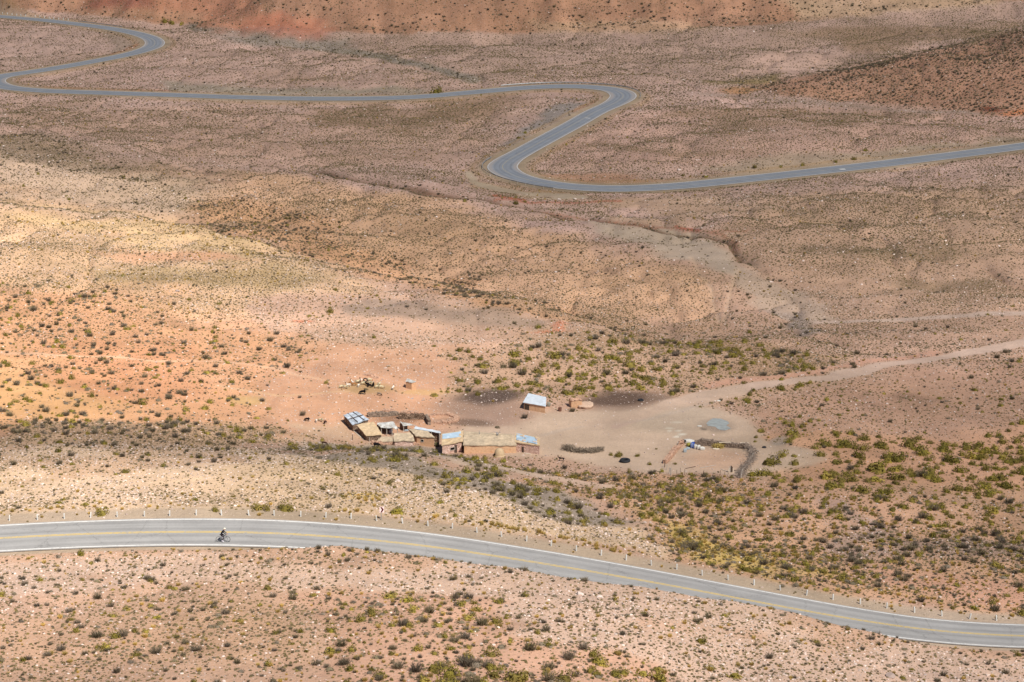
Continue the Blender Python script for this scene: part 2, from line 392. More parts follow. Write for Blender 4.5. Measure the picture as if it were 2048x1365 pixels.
# creek wash
P([(1150, 440), (1250, 455), (1380, 466), (1450, 480), (1480, 520), (1500, 545), (1600, 600), (1650, 650), (1560, 640), (1480, 560), (1400, 530), (1330, 510), (1240, 480)], 11, col=(182, 162, 144), stone=.35, tuft=.12, green=.003, grey=.03, straw=.0)
P([(1480, 535), (1560, 570), (1680, 640), (1600, 665), (1500, 600)], 9, col=(192, 166, 146), stone=.6, tuft=.3, straw=.2)
setall(np.clip(g_creek * 1.5, 0, 1) ** 2, col=(112, 84, 66), fac=.85, grey=.7, tuft=.7)
Ln([(1040, 400), (1010, 396), (985, 390)], 7, 4, col=(176, 104, 78))
Ln([(985, 398), (1060, 406), (1150, 408), (1240, 402)], 5, 4, col=(176, 104, 78), fac=.7)
Ln([(1095, 425), (1150, 436), (1210, 446), (1320, 458), (1390, 464)], 5, 4, col=(160, 106, 82), fac=.6)
Ln([(1400, 462), (1440, 468), (1470, 484), (1478, 500)], 5, 4, col=(156, 104, 80), fac=.6)
Ln([(1350, 456), (1390, 462)], 5, 3, col=(158, 82, 60), fac=.9)
Ln([(1420, 462), (1490, 462)], 3, 3, col=(184, 120, 92), fac=.6)
setall(np.clip(gul3 * 1.2, 0, 1), col=(204, 174, 148), fac=.5, tuft=.3, stone=.4)
Ln([(1640, 648), (1720, 641), (1820, 636), (1950, 632), (2100, 630), (2400, 622)], 11, 5, col=(202, 176, 160), tuft=.1, stone=.2, grey=0.)
P([(1530, 620), (1590, 625), (1640, 660), (1600, 670)], 10, col=(160, 142, 130), grey=.5)
# left hillside
P([(-400, 395), (0, 402), (180, 430), (330, 454), (560, 508), (696, 556), (830, 592), (760, 640), (400, 640), (0, 560), (-400, 560)], 14, col=(220, 182, 148), stone=.95, tuft=.85, green=.015, grey=.06, straw=.12, size=.75)
P([(0, 420), (180, 440), (400, 470), (560, 510), (400, 505), (180, 460), (0, 430)], 12, col=(216, 184, 142), fac=.7, straw=.5, stone=.7)
P([(150, 505), (560, 530), (700, 560), (600, 585), (200, 545)], 16, col=(190, 160, 122), tuft=1.0, straw=.3)
P([(200, 500), (420, 495), (520, 520), (300, 518)], 9, col=(216, 168, 136), tuft=.3, stone=.4)
P([(-400, 560), (0, 560), (250, 570), (420, 640), (560, 640), (660, 700), (640, 800), (540, 850), (450, 890), (-400, 880)], 60, col=(220, 168, 132), stone=.3, tuft=.45, green=.13, grey=.34, size=1.15)
P([(-200, 640), (100, 720), (260, 800), (120, 850), (-200, 840)], 60, col=(228, 178, 132), tuft=.15, stone=.1)
P([(80, 680), (300, 700), (420, 760), (300, 800), (180, 790)], 25, col=(212, 156, 120), grey=.45)
P([(520, 590), (830, 592), (1042, 613), (1195, 657), (1110, 730), (820, 720), (600, 660)], 12, col=(208, 170, 146), stone=.9, tuft=.55, green=.02, grey=.05)
P([(700, 600), (900, 605), (1100, 650), (1060, 665), (850, 640), (700, 625)], 9, col=(176, 150, 132), stone=.4, tuft=.3)
P([(0, 850), (300, 850), (560, 870), (560, 900), (0, 905)], 14, col=(190, 156, 128), green=.3, grey=.6, tuft=.9, stone=.4)
# farmstead
P([(520, 780), (640, 690), (1000, 690), (960, 760), (1010, 800), (880, 850), (620, 900), (520, 890)], 16, col=(214, 166, 136), stone=.75, tuft=.08, green=.012, grey=.02, straw=0.)
P([(560, 860), (680, 850), (720, 890), (600, 905), (540, 895)], 12, col=(206, 172, 146), stone=.4)
P([(1080, 830), (1280, 785), (1420, 775), (1560, 815), (1570, 870), (1540, 960), (1260, 960), (1080, 925), (900, 905), (920, 865)], 14, col=(206, 180, 158), stone=.14, tuft=.0, green=.0, grey=.0, straw=0)
P([(900, 700), (1250, 670), (1560, 715), (1720, 738), (1600, 760), (1340, 792), (1000, 785), (900, 765)], 12, col=(198, 162, 136), stone=.35, tuft=.6, green=.62, grey=.2, size=1.5)
P([(1000, 660), (1200, 665), (1500, 700), (1700, 735), (1500, 730), (1200, 700)], 14, col=(182, 148, 120), green=.3, grey=.25, tuft=.7)
P([(1560, 790), (1720, 745), (2100, 700), (2100, 860), (1560, 850)], 18, col=(200, 160, 136), stone=.35, tuft=.5, green=.12, grey=.08, size=1.0)
P([(1540, 850), (1700, 830), (2100, 850), (2100, 1010), (1700, 990), (1500, 1000), (1530, 920)], 18, col=(212, 166, 136), stone=.05, tuft=.35, green=.48, grey=.03, size=1.7)
P([(1500, 920), (1600, 960), (2100, 1000), (2100, 1060), (1600, 1010), (1480, 970)], 18, col=(208, 166, 136), green=.42, tuft=.4, size=1.5)
# slopes under the near road
P([(-400, 898), (780, 896), (960, 930), (1130, 985), (1300, 1060), (1500, 1150), (1000, 1075), (640, 1030), (-400, 1040)], 10, col=(224, 192, 160), stone=.95, tuft=.62, green=.05, grey=.06, straw=.06, size=.85)
P([(-400, 895), (560, 893), (520, 930), (200, 945), (-400, 960)], 14, col=(200, 166, 136), green=.14, grey=.25, tuft=.8, size=.9)
P([(560, 895), (780, 894), (960, 925), (1140, 985), (1300, 1040), (1150, 1040), (1000, 985), (820, 940), (640, 925)], 8, col=(160, 144, 130), stone=.35, tuft=.4, green=.48, grey=.3, size=1.2)
P([(1110, 965), (1280, 960), (1560, 985), (2100, 1045), (2100, 1245), (1690, 1190), (1350, 1120), (1200, 1050)], 16, col=(206, 164, 134), stone=.2, tuft=.9, green=.52, grey=.48, straw=.42, size=1.1)
P([(1250, 1040), (1420, 1060), (1560, 1120), (1650, 1170), (1480, 1120), (1320, 1080)], 14, col=(208, 176, 112), straw=1.0, green=.5)
P([(1600, 1000), (1800, 1050), (2100, 1070), (2100, 1120), (1700, 1080)], 16, col=(184, 152, 134), grey=.7, green=.2, tuft=1., stone=.6)
P([(1700, 1110), (2100, 1150), (2100, 1210), (1800, 1180)], 16, col=(206, 160, 134), grey=.3, green=.2, straw=.4, tuft=.5)
P([(700, 985), (780, 985), (770, 1002), (700, 1004)], 8, col=(226, 190, 120), straw=.6)
Ln([(930, 1040), (1000, 1055), (1080, 1075), (1200, 1100), (1300, 1122)], 8, 5, straw=1.0, green=.05)
# foreground
fg = sstep(0, 2.0, np.where(ns < 0, nd - NR_HALF, -1)) * (gy < 225)
setall(fg, col=(216, 174, 146), stone=.4, tuft=.8, green=.10, grey=.22, straw=.12, size=.85)
P([(-400, 1095), (560, 1092), (1022, 1132), (1380, 1195), (1800, 1290), (2300, 1310), (2300, 1400), (1900, 1365), (1500, 1280), (1150, 1220), (700, 1165), (300, 1150), (-400, 1180)], 14, col=(222, 186, 162), stone=.95, tuft=.75, green=.06, grey=.25, straw=.12, size=.75)
P([(520, 1190), (760, 1180), (1100, 1222), (1400, 1268), (1640, 1320), (1760, 1400), (600, 1400)], 16, col=(216, 170, 142), stone=.16, tuft=.6, green=.28, grey=.42, straw=.32, size=1.1)
P([(-400, 1230), (420, 1230), (520, 1380), (-400, 1400)], 40, col=(210, 168, 138), stone=.3, tuft=1.0, green=.12, grey=.42, size=.95)
P([(1520, 1300), (1900, 1345), (2300, 1330), (2300, 1500), (1500, 1500)], 20, col=(204, 172, 152), stone=.8, tuft=1.0, grey=.6, green=.1)
P([(1000, 1330), (2048, 1360), (2048, 1420), (900, 1420)], 20, grey=.7, green=.4, size=1.5)
bk2 = np.where((ns < 0) & (gy < 225), np.exp(-((nd - 6.3) / 1.3) ** 2), 0) * sstep(560, 760, gu); setall(bk2 * .9, grey=.75, tuft=1.0)
# manure, ash, scars
def ell(cu, cv, ru, rv, **kw):
    q = np.sqrt(((wu * .6 + gu * .4 - cu) / ru) ** 2 + ((wv * .5 + gv * .5 - cv) / rv) ** 2)
    setall(1 - sstep(.45, 1.1, q), **kw)
ell(975, 818, 120, 46, col=(158, 132, 116), fac=.8, tuft=0., green=0, grey=0.)
ell(985, 797, 84, 20, col=(92, 76, 68), fac=.9, stone=.35)
ell(930, 848, 80, 9, col=(122, 100, 86), fac=.8, tuft=0., green=0)
ell(1245, 803, 135, 26, col=(150, 124, 108), fac=.8, tuft=0., green=0, grey=0.)
ell(1225, 798, 90, 19, col=(98, 79, 68), fac=.9, stone=.3)
ell(1330, 800, 50, 8, col=(140, 118, 102), fac=.7, tuft=0.)
ell(795, 842, 62, 12, col=(150, 116, 96), fac=.8, tuft=0.)
ell(735, 775, 65, 16, col=(190, 158, 116), fac=.75, tuft=0., stone=.12)
ell(840, 785, 60, 8, col=(216, 176, 128), fac=.7, tuft=0., stone=.1)
ell(600, 640, 22, 4, col=(214, 130, 96), fac=.8)
P([(1128, 650), (1140, 660), (1070, 677), (1048, 679), (1080, 668)], 4, col=(206, 126, 92), fac=.75)
ell(505, 800, 45, 12, col=(206, 172, 122), fac=.7, tuft=0.)
ell(1435, 920, 80, 26, col=(208, 172, 146), fac=.9)
for cu, cv, ru in ((1354, 845, 14), (1338, 857, 10), (1339, 862, 6), (1357, 862, 9), (1364, 869, 11), (1354, 874, 9)):
    q = np.sqrt(((gu - cu) / ru) ** 2 + ((gv - cv) / 2.4) ** 2); setall(1 - sstep(.3, 1.2, q), col=(250, 240, 222), fac=.9)
ell(1410, 855, 9, 3, col=(120, 105, 92)); ell(1440, 848, 40, 15, col=(150, 134, 120), fac=.7)
ell(1560, 880, 26, 10, col=(160, 152, 142), fac=.7, stone=.5)
ell(1340, 835, 120, 32, col=(196, 176, 156), fac=.6)
# dirt track to the farmstead
TRK = [(1230, 850), (1330, 808), (1420, 786), (1520, 771), (1620, 757), (1700, 745), (1780, 731), (1860, 719), (1960, 703), (2060, 683), (2300, 640)]
Ln(TRK, 15, 3, col=(206, 178, 160), stone=.12, tuft=0., green=0., grey=0., straw=0.)
Ln([(p[0], p[1] - 13) for p in TRK[2:8]], 10, 5, col=(206, 160, 136), stone=.6, tuft=.1, green=.02)
Ln([(-60, 704), (150, 712), (300, 719), (450, 724), (570, 738), (660, 760)], 4, 3, col=(226, 182, 150), tuft=.05, grey=0., green=0.)
Ln([(440, 770), (560, 792), (640, 790), (700, 782)], 4, 3, col=(220, 180, 146))
Ln([(1085, 870), (1200, 850), (1330, 830), (1420, 800)], 6, 5, col=(196, 176, 160), fac=.6)
Ln([(700, 720), (850, 728), (960, 700), (1040, 672)], 3, 3, col=(222, 180, 152), fac=.7)
Ln([(1180, 850), (1290, 822), (1390, 796), (1480, 780)], 22, 9, col=(206, 179, 158), fac=.8, tuft=0., green=0., grey=0., straw=0.)
# far red hill and right hill
hm = P([(-400, 16), (60, 20), (350, 50), (700, 67), (1000, 66), (1300, 60), (1550, 47), (1800, 21), (2048, 0), (2500, -60), (2500, -900), (-400, -900)], 5, col=(172, 130, 106), stone=.4, tuft=.4, green=.0, grey=.34, straw=.0, size=1.2)
P([(100, -60), (420, -60), (560, 20), (640, 68), (420, 60), (380, 30), (180, 10)], 14, col=(180, 118, 94), fac=.45, grey=.12)
P([(540, 28), (640, 34), (640, 66), (440, 58)], 12, col=(178, 112, 88), fac=.5, grey=.05, tuft=.1)
P([(180, -30), (330, -30), (300, 14), (200, 12)], 12, col=(150, 92, 78), fac=.7)
P([(1050, 42), (1380, 42), (1420, 62), (1080, 68)], 10, col=(192, 158, 130), fac=.6)
P([(1560, 0), (2048, -20), (1980, 10), (1600, 40)], 10, col=(192, 164, 138), fac=.7)
P([(1480, 178), (1600, 152), (1750, 124), (1900, 94), (2048, 60), (2300, 0), (2300, 240), (2048, 236), (1900, 220), (1700, 204)], 9, col=(176, 134, 112), stone=.5, tuft=.5, green=.0, grey=1.0, straw=0., size=1.15)
P([(1500, 182), (1600, 165), (1760, 190), (1700, 203)], 7, col=(184, 140, 116), grey=.5)
ell(1985, 217, 26, 7, col=(130, 76, 58))
P([(2000, 222), (2048, 220), (2048, 234), (2004, 230)], 5, col=(200, 130, 92))
Ln([(1400, 188), (1520, 196), (1640, 206), (1800, 222), (1960, 228)], 7, 5, col=(166, 140, 126), tuft=.3, stone=.6)
ell(1480, 182, 50, 6, col=(176, 128, 86), fac=.8)
# embankments beside the far road
P([(960, 330), (1040, 260), (1120, 205), (1190, 205), (1130, 240), (1060, 275), (1000, 320)], 8, col=(146, 134, 128), tuft=.12, grey=.14, stone=.5)
P([(1390, 340), (1560, 310), (1760, 300), (2048, 272), (2048, 284), (1760, 320), (1500, 350)], 9, col=(168, 146, 126), tuft=.2, green=.03, stone=.5, grey=.1)
P([(330, 165), (600, 178), (860, 176), (840, 190), (600, 194), (330, 185)], 8, col=(160, 144, 128), tuft=.2, grey=.12)
P([(1070, 350), (1180, 345), (1330, 360), (1330, 370), (1180, 372), (1090, 366)], 7, col=(182, 140, 116), tuft=.2, stone=.7)
P([(200, 62), (260, 80), (285, 95), (240, 108), (200, 112), (230, 92)], 7, col=(160, 138, 124), tuft=.3, grey=.1)
P([(930, 345), (960, 375), (1060, 395), (1200, 400), (1130, 388), (1010, 374)], 6, col=(180, 148, 122), tuft=.3, stone=.6)
Ln([(940, 348), (955, 366), (1000, 380), (1080, 391), (1170, 396)], 9, 4, col=(180, 160, 140), tuft=0., stone=.1, grey=0., green=0.)
# red cut faces
Ln([(90, 176), (200, 180), (330, 182)], 6, 4, col=(178, 120, 92), fac=.7)
Ln([(225, 108), (262, 98), (280, 90)], 6, 4, col=(178, 110, 84), fac=.7)
Ln([(1150, 222), (1195, 202)], 7, 4, col=(170, 120, 100), fac=.7)
# road shoulders (gravel)
sN = np.where(ns > 0, 1 - sstep(NR_HALF + 2.2, NR_HALF + 4.2, nd), 1 - sstep(NR_HALF + .5, NR_HALF + 1.0, nd))
setall(sN, col=(182, 162, 142), stone=.14, tuft=.05, green=0., grey=0., straw=.14)
sN2 = np.where(ns > 0, np.exp(-((nd - 7.6) / 1.6) ** 2), 0); setall(sN2 * .8, straw=.6, tuft=.35)
sF = 1 - sstep(FRw[fi] + 1.9 , FRw[fi] + 4.2, fd)
setall(sF, col=(166, 146, 124), stone=.1, tuft=.0, green=0., grey=0., straw=0.)
edgeF = np.exp(-((fd - FRw[fi] - 4.8) / 1.2) ** 2); setall(edgeF * .6, col=(166, 136, 100), grey=.2, straw=.2)
# compact in-between variation of the ground itself
mot = fbm(gx / 26, gy / 26, 61, 4); mot2 = fbm(gx / 6, gy / 6, 66, 3)
band = fbm(gx / 60 + gy / 200, gy / 11, 71, 4); rill = 1 - np.abs(fbm(gx / 9, gy / 20, 73, 3)) * 2
soil = soil * (1 + .24 * mot + .20 * mot2 + .18 * band * (gy > 330) + .10 * np.clip(rill, -1, 1) * rough)[:, None]
soil[:, 2] *= 1 + .05 * mot
soil[:, 2] *= 1 - .03 * sstep(420, 560, gy)
lum = (soil @ np.array([.3, .55, .15]))[:, None]; soil = np.maximum(lum + (soil - lum) * (1.04 - .02 * sstep(430, 620, gy) - .08 * fg)[:, None], .01) * (1 - .07 * fg)[:, None]
soil = soil * (1 + hm * (.28 * fbm(gx / 7, gy / 60, 151, 4) + .12 * fbm(gx / 2.5, gy / 30, 155, 2)))[:, None]
for k in CH:
    if k != 'stone': CH[k] = CH[k] * np.clip(1 + 1.1 * fbm(gx / 20, gy / 20, hash(k) % 1 + {'tuft': 3, 'green': 5, 'grey': 7, 'straw': 9}[k], 3), .15, 2)
    else: CH[k] = CH[k] * np.clip(1 + .9 * fbm(gx / 15, gy / 15, 13, 3), .3, 1.8)
# nothing grows on the asphalt
onroad = ((nd < NR_HALF + .5) | (fd < FRw[fi] + .5))
for k in CH: CH[k][onroad] = 0

nr, nc = YY.shape
vi = np.arange(N).reshape(nr, nc)
quads = np.stack([vi[:-1, :-1], vi[:-1, 1:], vi[1:, 1:], vi[1:, :-1]], -1).reshape(-1, 4)
me = bpy.data.meshes.new('ground')
me.vertices.add(N); me.vertices.foreach_set('co', np.stack([gx, gy, gzf], 1).ravel().astype(np.float32))
me.loops.add(quads.size); me.loops.foreach_set('vertex_index', quads.ravel().astype(np.int32))
me.polygons.add(len(quads)); me.polygons.foreach_set('loop_start', np.arange(0, quads.size, 4, dtype=np.int32))
me.polygons.foreach_set('use_smooth', np.ones(len(quads), bool))
me.update(calc_edges=True)
at = me.attributes.new('soil', 'FLOAT_COLOR', 'POINT')
at.data.foreach_set('color', np.concatenate([np.clip(soil * KALB * np.array([1.02, 1.0, .95]), 0, .8), np.ones((N, 1))], 1).ravel().astype(np.float32))
at = me.attributes.new('stony', 'FLOAT', 'POINT'); at.data.foreach_set('value', CH['stone'].astype(np.float32))
at = me.attributes.new('tufty', 'FLOAT', 'POINT'); at.data.foreach_set('value', np.clip(CH['tuft'], 0, 1).astype(np.float32))
ground_o = bpy.data.objects.new('ground', me); COL.objects.link(ground_o); ground_o['kind'] = 'structure'

k = NT('desert_soil'); b = k.b
tc = k.n('ShaderNodeTexCoord'); co = tc.outputs['Object']
a_s = k.n('ShaderNodeAttribute', attribute_name='soil'); a_st = k.n('ShaderNodeAttribute', attribute_name='stony'); a_tu = k.n('ShaderNodeAttribute', attribute_name='tufty')
def nz(scale, det=4.0, rough=.6):
    x = k.n('ShaderNodeTexNoise', i_Scale=scale, i_Detail=det, i_Roughness=rough); k.l(co, x.inputs['Vector']); return x.outputs[0]
n1, n2, n3 = nz(.35), nz(2.2, 5.0), nz(9.0, 3.0)
f = k.math('ADD', k.math('MULTIPLY', n1, .30), k.math('ADD', k.math('MULTIPLY', n2, .34), k.math('MULTIPLY', n3, .22)))
f = k.math('ADD', f, .58)
c = k.n('ShaderNodeVectorMath', operation='SCALE'); k.l(a_s.outputs['Color'], c.inputs[0]); k.l(f, c.inputs['Scale'])
col = c.outputs[0]
# pebbles
def pebbles(col, scale, thr_k, r0, r1, ca, cb):
    v = k.n('ShaderNodeTexVoronoi', i_Scale=scale); k.l(co, v.inputs['Vector'])
    sp = k.n('ShaderNodeSeparateColor'); k.l(v.outputs['Color'], sp.inputs[0])
    gate = k.math('LESS_THAN', sp.outputs[0], k.math('MULTIPLY', a_st.outputs['Fac'], thr_k))
    rad = k.math('ADD', k.math('MULTIPLY', sp.outputs[1], r1 - r0), r0)
    m = k.math('MULTIPLY', gate, k.math('LESS_THAN', v.outputs['Distance'], rad))
    pc = k.mix(sp.outputs[2], ca, cb)
    return k.mix(m, col, pc), m
col, m1 = pebbles(col, 5.5, .55, .18, .42, (.60, .49, .42), (.38, .27, .22))
col, m2 = pebbles(col, 2.4, .22, .12, .32, (.60, .50, .43), (.40, .30, .25))
# small dry plants too small to stand out one by one
v = k.n('ShaderNodeTexVoronoi', i_Scale=2.6); k.l(co, v.inputs['Vector'])
sp = k.n('ShaderNodeSeparateColor'); k.l(v.outputs['Color'], sp.inputs[0])
g = k.math('MULTIPLY', k.math('LESS_THAN', sp.outputs[0], k.math('MULTIPLY', a_tu.outputs['Fac'], .42)), k.math('LESS_THAN', v.outputs['Distance'], k.math('ADD', .12, k.math('MULTIPLY', sp.outputs[1], .26))))
col = k.mix(k.math('MULTIPLY', g, .75), col, k.mix(sp.outputs[2], (.13, .09, .055), (.22, .16, .07)))
k.l(col, b.inputs['Base Color'])
b.inputs['Roughness'].default_value = .95; b.inputs['Specular IOR Level'].default_value = .12
hsum = k.math('ADD', k.math('MULTIPLY', n2, .5), k.math('ADD', k.math('MULTIPLY', n3, .2), k.math('MULTIPLY', k.math('ADD', m1, m2), .25)))
bp = k.n('ShaderNodeBump', i_Strength=.8, i_Distance=.35); k.l(hsum, bp.inputs['Height']); k.l(bp.outputs[0], b.inputs['Normal'])
me.materials.append(k.m)

# ------------------------------------------------------------------ roads
def asphalt(name, base, patch):
    k = NT(name); b = k.b
    tc = k.n('ShaderNodeTexCoord'); co = tc.outputs['Object']
    la = k.n('ShaderNodeAttribute', attribute_name='lateral')
    n1 = k.n('ShaderNodeTexNoise', i_Scale=.25, i_Detail=5.0); k.l(co, n1.inputs['Vector'])
    n2 = k.n('ShaderNodeTexNoise', i_Scale=3.0, i_Detail=4.0, i_Roughness=.7); k.l(co, n2.inputs['Vector'])
    f = k.math('ADD', k.math('ADD', k.math('MULTIPLY', n1.outputs[0], .35), k.math('MULTIPLY', n2.outputs[0], .3)), .68)
    # wheel tracks: darker bands at 0.9 and 2.5 m from the centre line
    ab = k.math('ABSOLUTE', la.outputs['Fac'])
    def band(c, w): 
        d = k.math('DIVIDE', k.math('SUBTRACT', ab, c), w); return k.math('POWER', 2.718, k.math('MULTIPLY', k.math('MULTIPLY', d, d), -1.0))
    tr = k.math('MULTIPLY', k.math('ADD', band(1.0, .38), band(2.6, .38)), .16)
    f = k.math('SUBTRACT', f, tr)
    al = k.n('ShaderNodeAttribute', attribute_name='along'); cx = k.n('ShaderNodeCombineXYZ'); k.l(k.math('MULTIPLY', la.outputs['Fac'], 1.6), cx.inputs[0]); k.l(k.math('MULTIPLY', al.outputs['Fac'], .035), cx.inputs[1])
    st = k.n('ShaderNodeTexNoise', i_Scale=1.0, i_Detail=4.0, i_Roughness=.6); k.l(cx.outputs[0], st.inputs['Vector'])
    f = k.math('ADD', f, k.math('MULTIPLY', k.math('SUBTRACT', st.outputs[0], .5), .55))
    cr = k.n('ShaderNodeTexVoronoi', i_Scale=.16, feature='DISTANCE_TO_EDGE'); wp = k.n('ShaderNodeVectorMath', operation='ADD'); k.l(co, wp.inputs[0]); k.l(n2.outputs['Color'], wp.inputs[1]); k.l(wp.outputs[0], cr.inputs['Vector'])
    f = k.math('SUBTRACT', f, k.math('MULTIPLY', k.math('LESS_THAN', cr.outputs['Distance'], .006), .22))
    dust = k.ramp(k.math('ADD', ab, k.math('MULTIPLY', k.math('SUBTRACT', n2.outputs[0], .5), 1.6)), 3.0, 3.9)
    c = k.n('ShaderNodeVectorMath', operation='SCALE'); c.inputs[0].default_value = base; k.l(f, c.inputs['Scale'])
    col = k.mix(k.math('MULTIPLY', dust, .6), c.outputs[0], patch)
    k.l(col, b.inputs['Base Color']); b.inputs['Roughness'].default_value = .85; b.inputs['Specular IOR Level'].default_value = .3
    return k.m
M_asph = asphalt('road_asphalt', (.262, .25, .236), (.36, .30, .25))
M_asph2 = asphalt('far_road_shaded_asphalt', (.19, .20, .215), (.30, .25, .21))  # same asphalt as the near road; shade and sky blue are in the colour
def road(name, r, nn, tilt, hw, m, bumpy=0):
    offs = np.linspace(-1, 1, 13); V = []; F = []; L = []
    for i in range(len(r)):
        for o in offs:
            s = o * hw[i]
            V.append((r[i, 0] + nn[i, 0] * s, r[i, 1] + nn[i, 1] * s, r[i, 2] + tilt[i] * s)); L.append(s)
    w = len(offs)
    for i in range(len(r) - 1):
        for j in range(w - 1): F.append((i * w + j + 1, i * w + j, (i + 1) * w + j, (i + 1) * w + j + 1))
    o = mesh_obj(name, V, F, m, smooth=True)
    a = o.data.attributes.new('lateral', 'FLOAT', 'POINT'); a.data.foreach_set('value', np.array(L, np.float32))
    D_ = np.concatenate([[0], np.cumsum(np.linalg.norm(np.diff(r, axis=0), axis=1))]); a = o.data.attributes.new('along', 'FLOAT', 'POINT'); a.data.foreach_set('value', np.repeat(D_, w).astype(np.float32))
    o['kind'] = 'structure'; return o
def stripe(name, r, nn, tilt, off, w, m, parent, lift=.012, sel=None, wear=None):
    V = []; F = []; off = off if hasattr(off, '__len__') else np.full(len(r), off)
    idx = [i for i in range(len(r)) if sel is None or sel(i)]
    for i in idx:
        for s in (off[i] - w / 2, off[i] + w / 2):
            V.append((r[i, 0] + nn[i, 0] * s, r[i, 1] + nn[i, 1] * s, r[i, 2] + tilt[i] * s + lift))
    for q in range(len(idx) - 1):
        if idx[q + 1] == idx[q] + 1: F.append((2 * q + 1, 2 * q, 2 * q + 2, 2 * q + 3))
    return mesh_obj(name, V, F, m, parent)
def paint(name, col, wear, alb=1.0):
    k = NT(name); tc = k.n('ShaderNodeTexCoord')
    n = k.n('ShaderNodeTexNoise', i_Scale=2.5, i_Detail=6.0, i_Roughness=.7); k.l(tc.outputs['Object'], n.inputs['Vector'])
    k.l(k.mix(k.ramp(n.outputs[0], *wear), tuple(lin(col) * alb), (.26, .26, .26)), k.b.inputs['Base Color']); k.b.inputs['Roughness'].default_value = .7
    return k.m
M_white = paint('white_road_paint', (230, 228, 222), (.5, .78), .8)
M_yellow = paint('yellow_road_paint', (226, 186, 70), (.5, .74), .85)
M_white2 = paint('worn_white_road_paint', (214, 210, 202), (.46, .7), .8)
M_yellow2 = paint('worn_yellow_road_paint', (176, 158, 110), (.42, .66), .7)
road_n = road('paved_road', NR, NRn, NRt, NRw, M_asph)
for s in (-1, 1):
    stripe('edge_line', NR, NRn, NRt, s * 3.3, .16, M_white, road_n)
    stripe('centre_line', NR, NRn, NRt, s * .13, .10, M_yellow, road_n)
road_f = road('winding_road', FR, FRn, FRt, FRw, M_asph2)
for s in (-1, 1):
    stripe('edge_line', FR, FRn, FRt, s * (FRw - .28), .24 if s < 0 else .18, M_white2, road_f, .02)
stripe('centre_line', FR, FRn, FRt, 0, .2, M_yellow2, road_f, .02)
for (uu, vv) in ((1171, 241.5), (1683, 333)):
    i = int(np.argmin((FRu - uu) ** 2 + (FRv - vv) ** 2))
    V = []; t = np.array([FRn[i, 1], -FRn[i, 0]])
    offs = [(-.2, -2.2), (.5, -2.2), (.5, -.2), (-.2, -.2)] if uu < 1500 else [(-1.2, .6), (1.4, .3), (1.4, 1.5), (-1.0, 2.0)]
    s0 = -1 if uu < 1500 else 1
    for a, c in offs: V.append((FR[i, 0] + t[0] * a + FRn[i, 0] * c * 1.0, FR[i, 1] + t[1] * a + FRn[i, 1] * c, FR[i, 2] + .016))
    mesh_obj('road_marking', V, [(0, 1, 2, 3)], M_white2, road_f)
EXPO = 0.70
BLOCK = []     # (x, y, radius) kept clear for buildings and walls
# ------------------------------------------------------------------ plants and stones: source meshes
def cards(name, pts, dirs, size, aspect, m, rs, jitter=.6, core=None):
    """many small leaf-like faces (4 corners each) at pts, tilted around dirs"""
    V = []; F = []
    for p, d in zip(pts, dirs):
        d = np.array(d, float) + rs.normal(0, jitter, 3); d /= np.linalg.norm(d) + 1e-9
        a = np.cross(d, rs.normal(0, 1, 3)); a /= np.linalg.norm(a) + 1e-9; b = np.cross(d, a)
        s = size * rs.uniform(.6, 1.3); i = len(V)
        V += [p - a * s * .5, p + b * s * aspect * .5, p + a * s * .5, p - b * s * aspect * .5]; F.append((i, i + 1, i + 2, i + 3))
    if core:
        n = 9; i = len(V); r, h = core
        V += [np.array((r * math.cos(6.283 * q / n) * rs.uniform(.8, 1.1), r * math.sin(6.283 * q / n) * rs.uniform(.8, 1.1), -.06)) for q in range(n)] + [np.array((r * .6 * math.cos(6.283 * q / n), r * .6 * math.sin(6.283 * q / n), h * .75)) for q in range(n)] + [np.array((0, 0, h))]
        for q in range(n): F += [(i + q, i + (q + 1) % n, i + n + (q + 1) % n, i + n + q), (i + n + q, i + n + (q + 1) % n, i + 2 * n)]
    me = bpy.data.meshes.new(name); me.from_pydata([tuple(map(float, v)) for v in V], [], F); me.update(); me.materials.append(m)
    return me

def blades(name, n, r, h, w, lean, m, rs, kink=.0):
    V = []; F = []
    for _ in range(n):
        t = rs.uniform(0, 6.283); rr = r * rs.uniform(0, 1) ** .7; p = np.array((rr * math.cos(t), rr * math.sin(t), -.03))
        out = np.array((math.cos(t), math.sin(t), 0)) * lean * rs.uniform(.3, 1.1) + rs.normal(0, .12, 3)
        tip = p + np.array((0, 0, 1)) * h * rs.uniform(.55, 1.1) + out * h
        mid = (p + tip) / 2 + rs.normal(0, kink, 3) * h
        t2 = rs.uniform(0, 6.283); s = np.array((math.cos(t2), math.sin(t2), 0)) * w
        i = len(V); V += [p - s, p + s, mid + s * .7, mid - s * .7, tip]; F += [(i, i + 1, i + 2, i + 3), (i + 3, i + 2, i + 4)]
    me = bpy.data.meshes.new(name); me.from_pydata([tuple(map(float, v)) for v in V], [], F); me.update(); me.materials.append(m)
    return me

def rock_mesh(name, seed, m, flat=.6):
    bm = bmesh.new(); bmesh.ops.create_icosphere(bm, subdivisions=2, radius=.5)
    rs = np.random.default_rng(seed); pl = [(v / np.linalg.norm(v), rs.uniform(.3, .47)) for v in rs.normal(0, 1, (9, 3))]
    for v in bm.verts:
        p = np.array(v.co)
        for nn_, dd in pl:
            e = p @ nn_
            if e > dd: p = p - nn_ * (e - dd)
        p = p * (1 + rs.normal(0, .02)); p[2] = p[2] * flat + .1; v.co = p
    me = bpy.data.meshes.new(name); bm.to_mesh(me); bm.free(); me.materials.append(m); return me

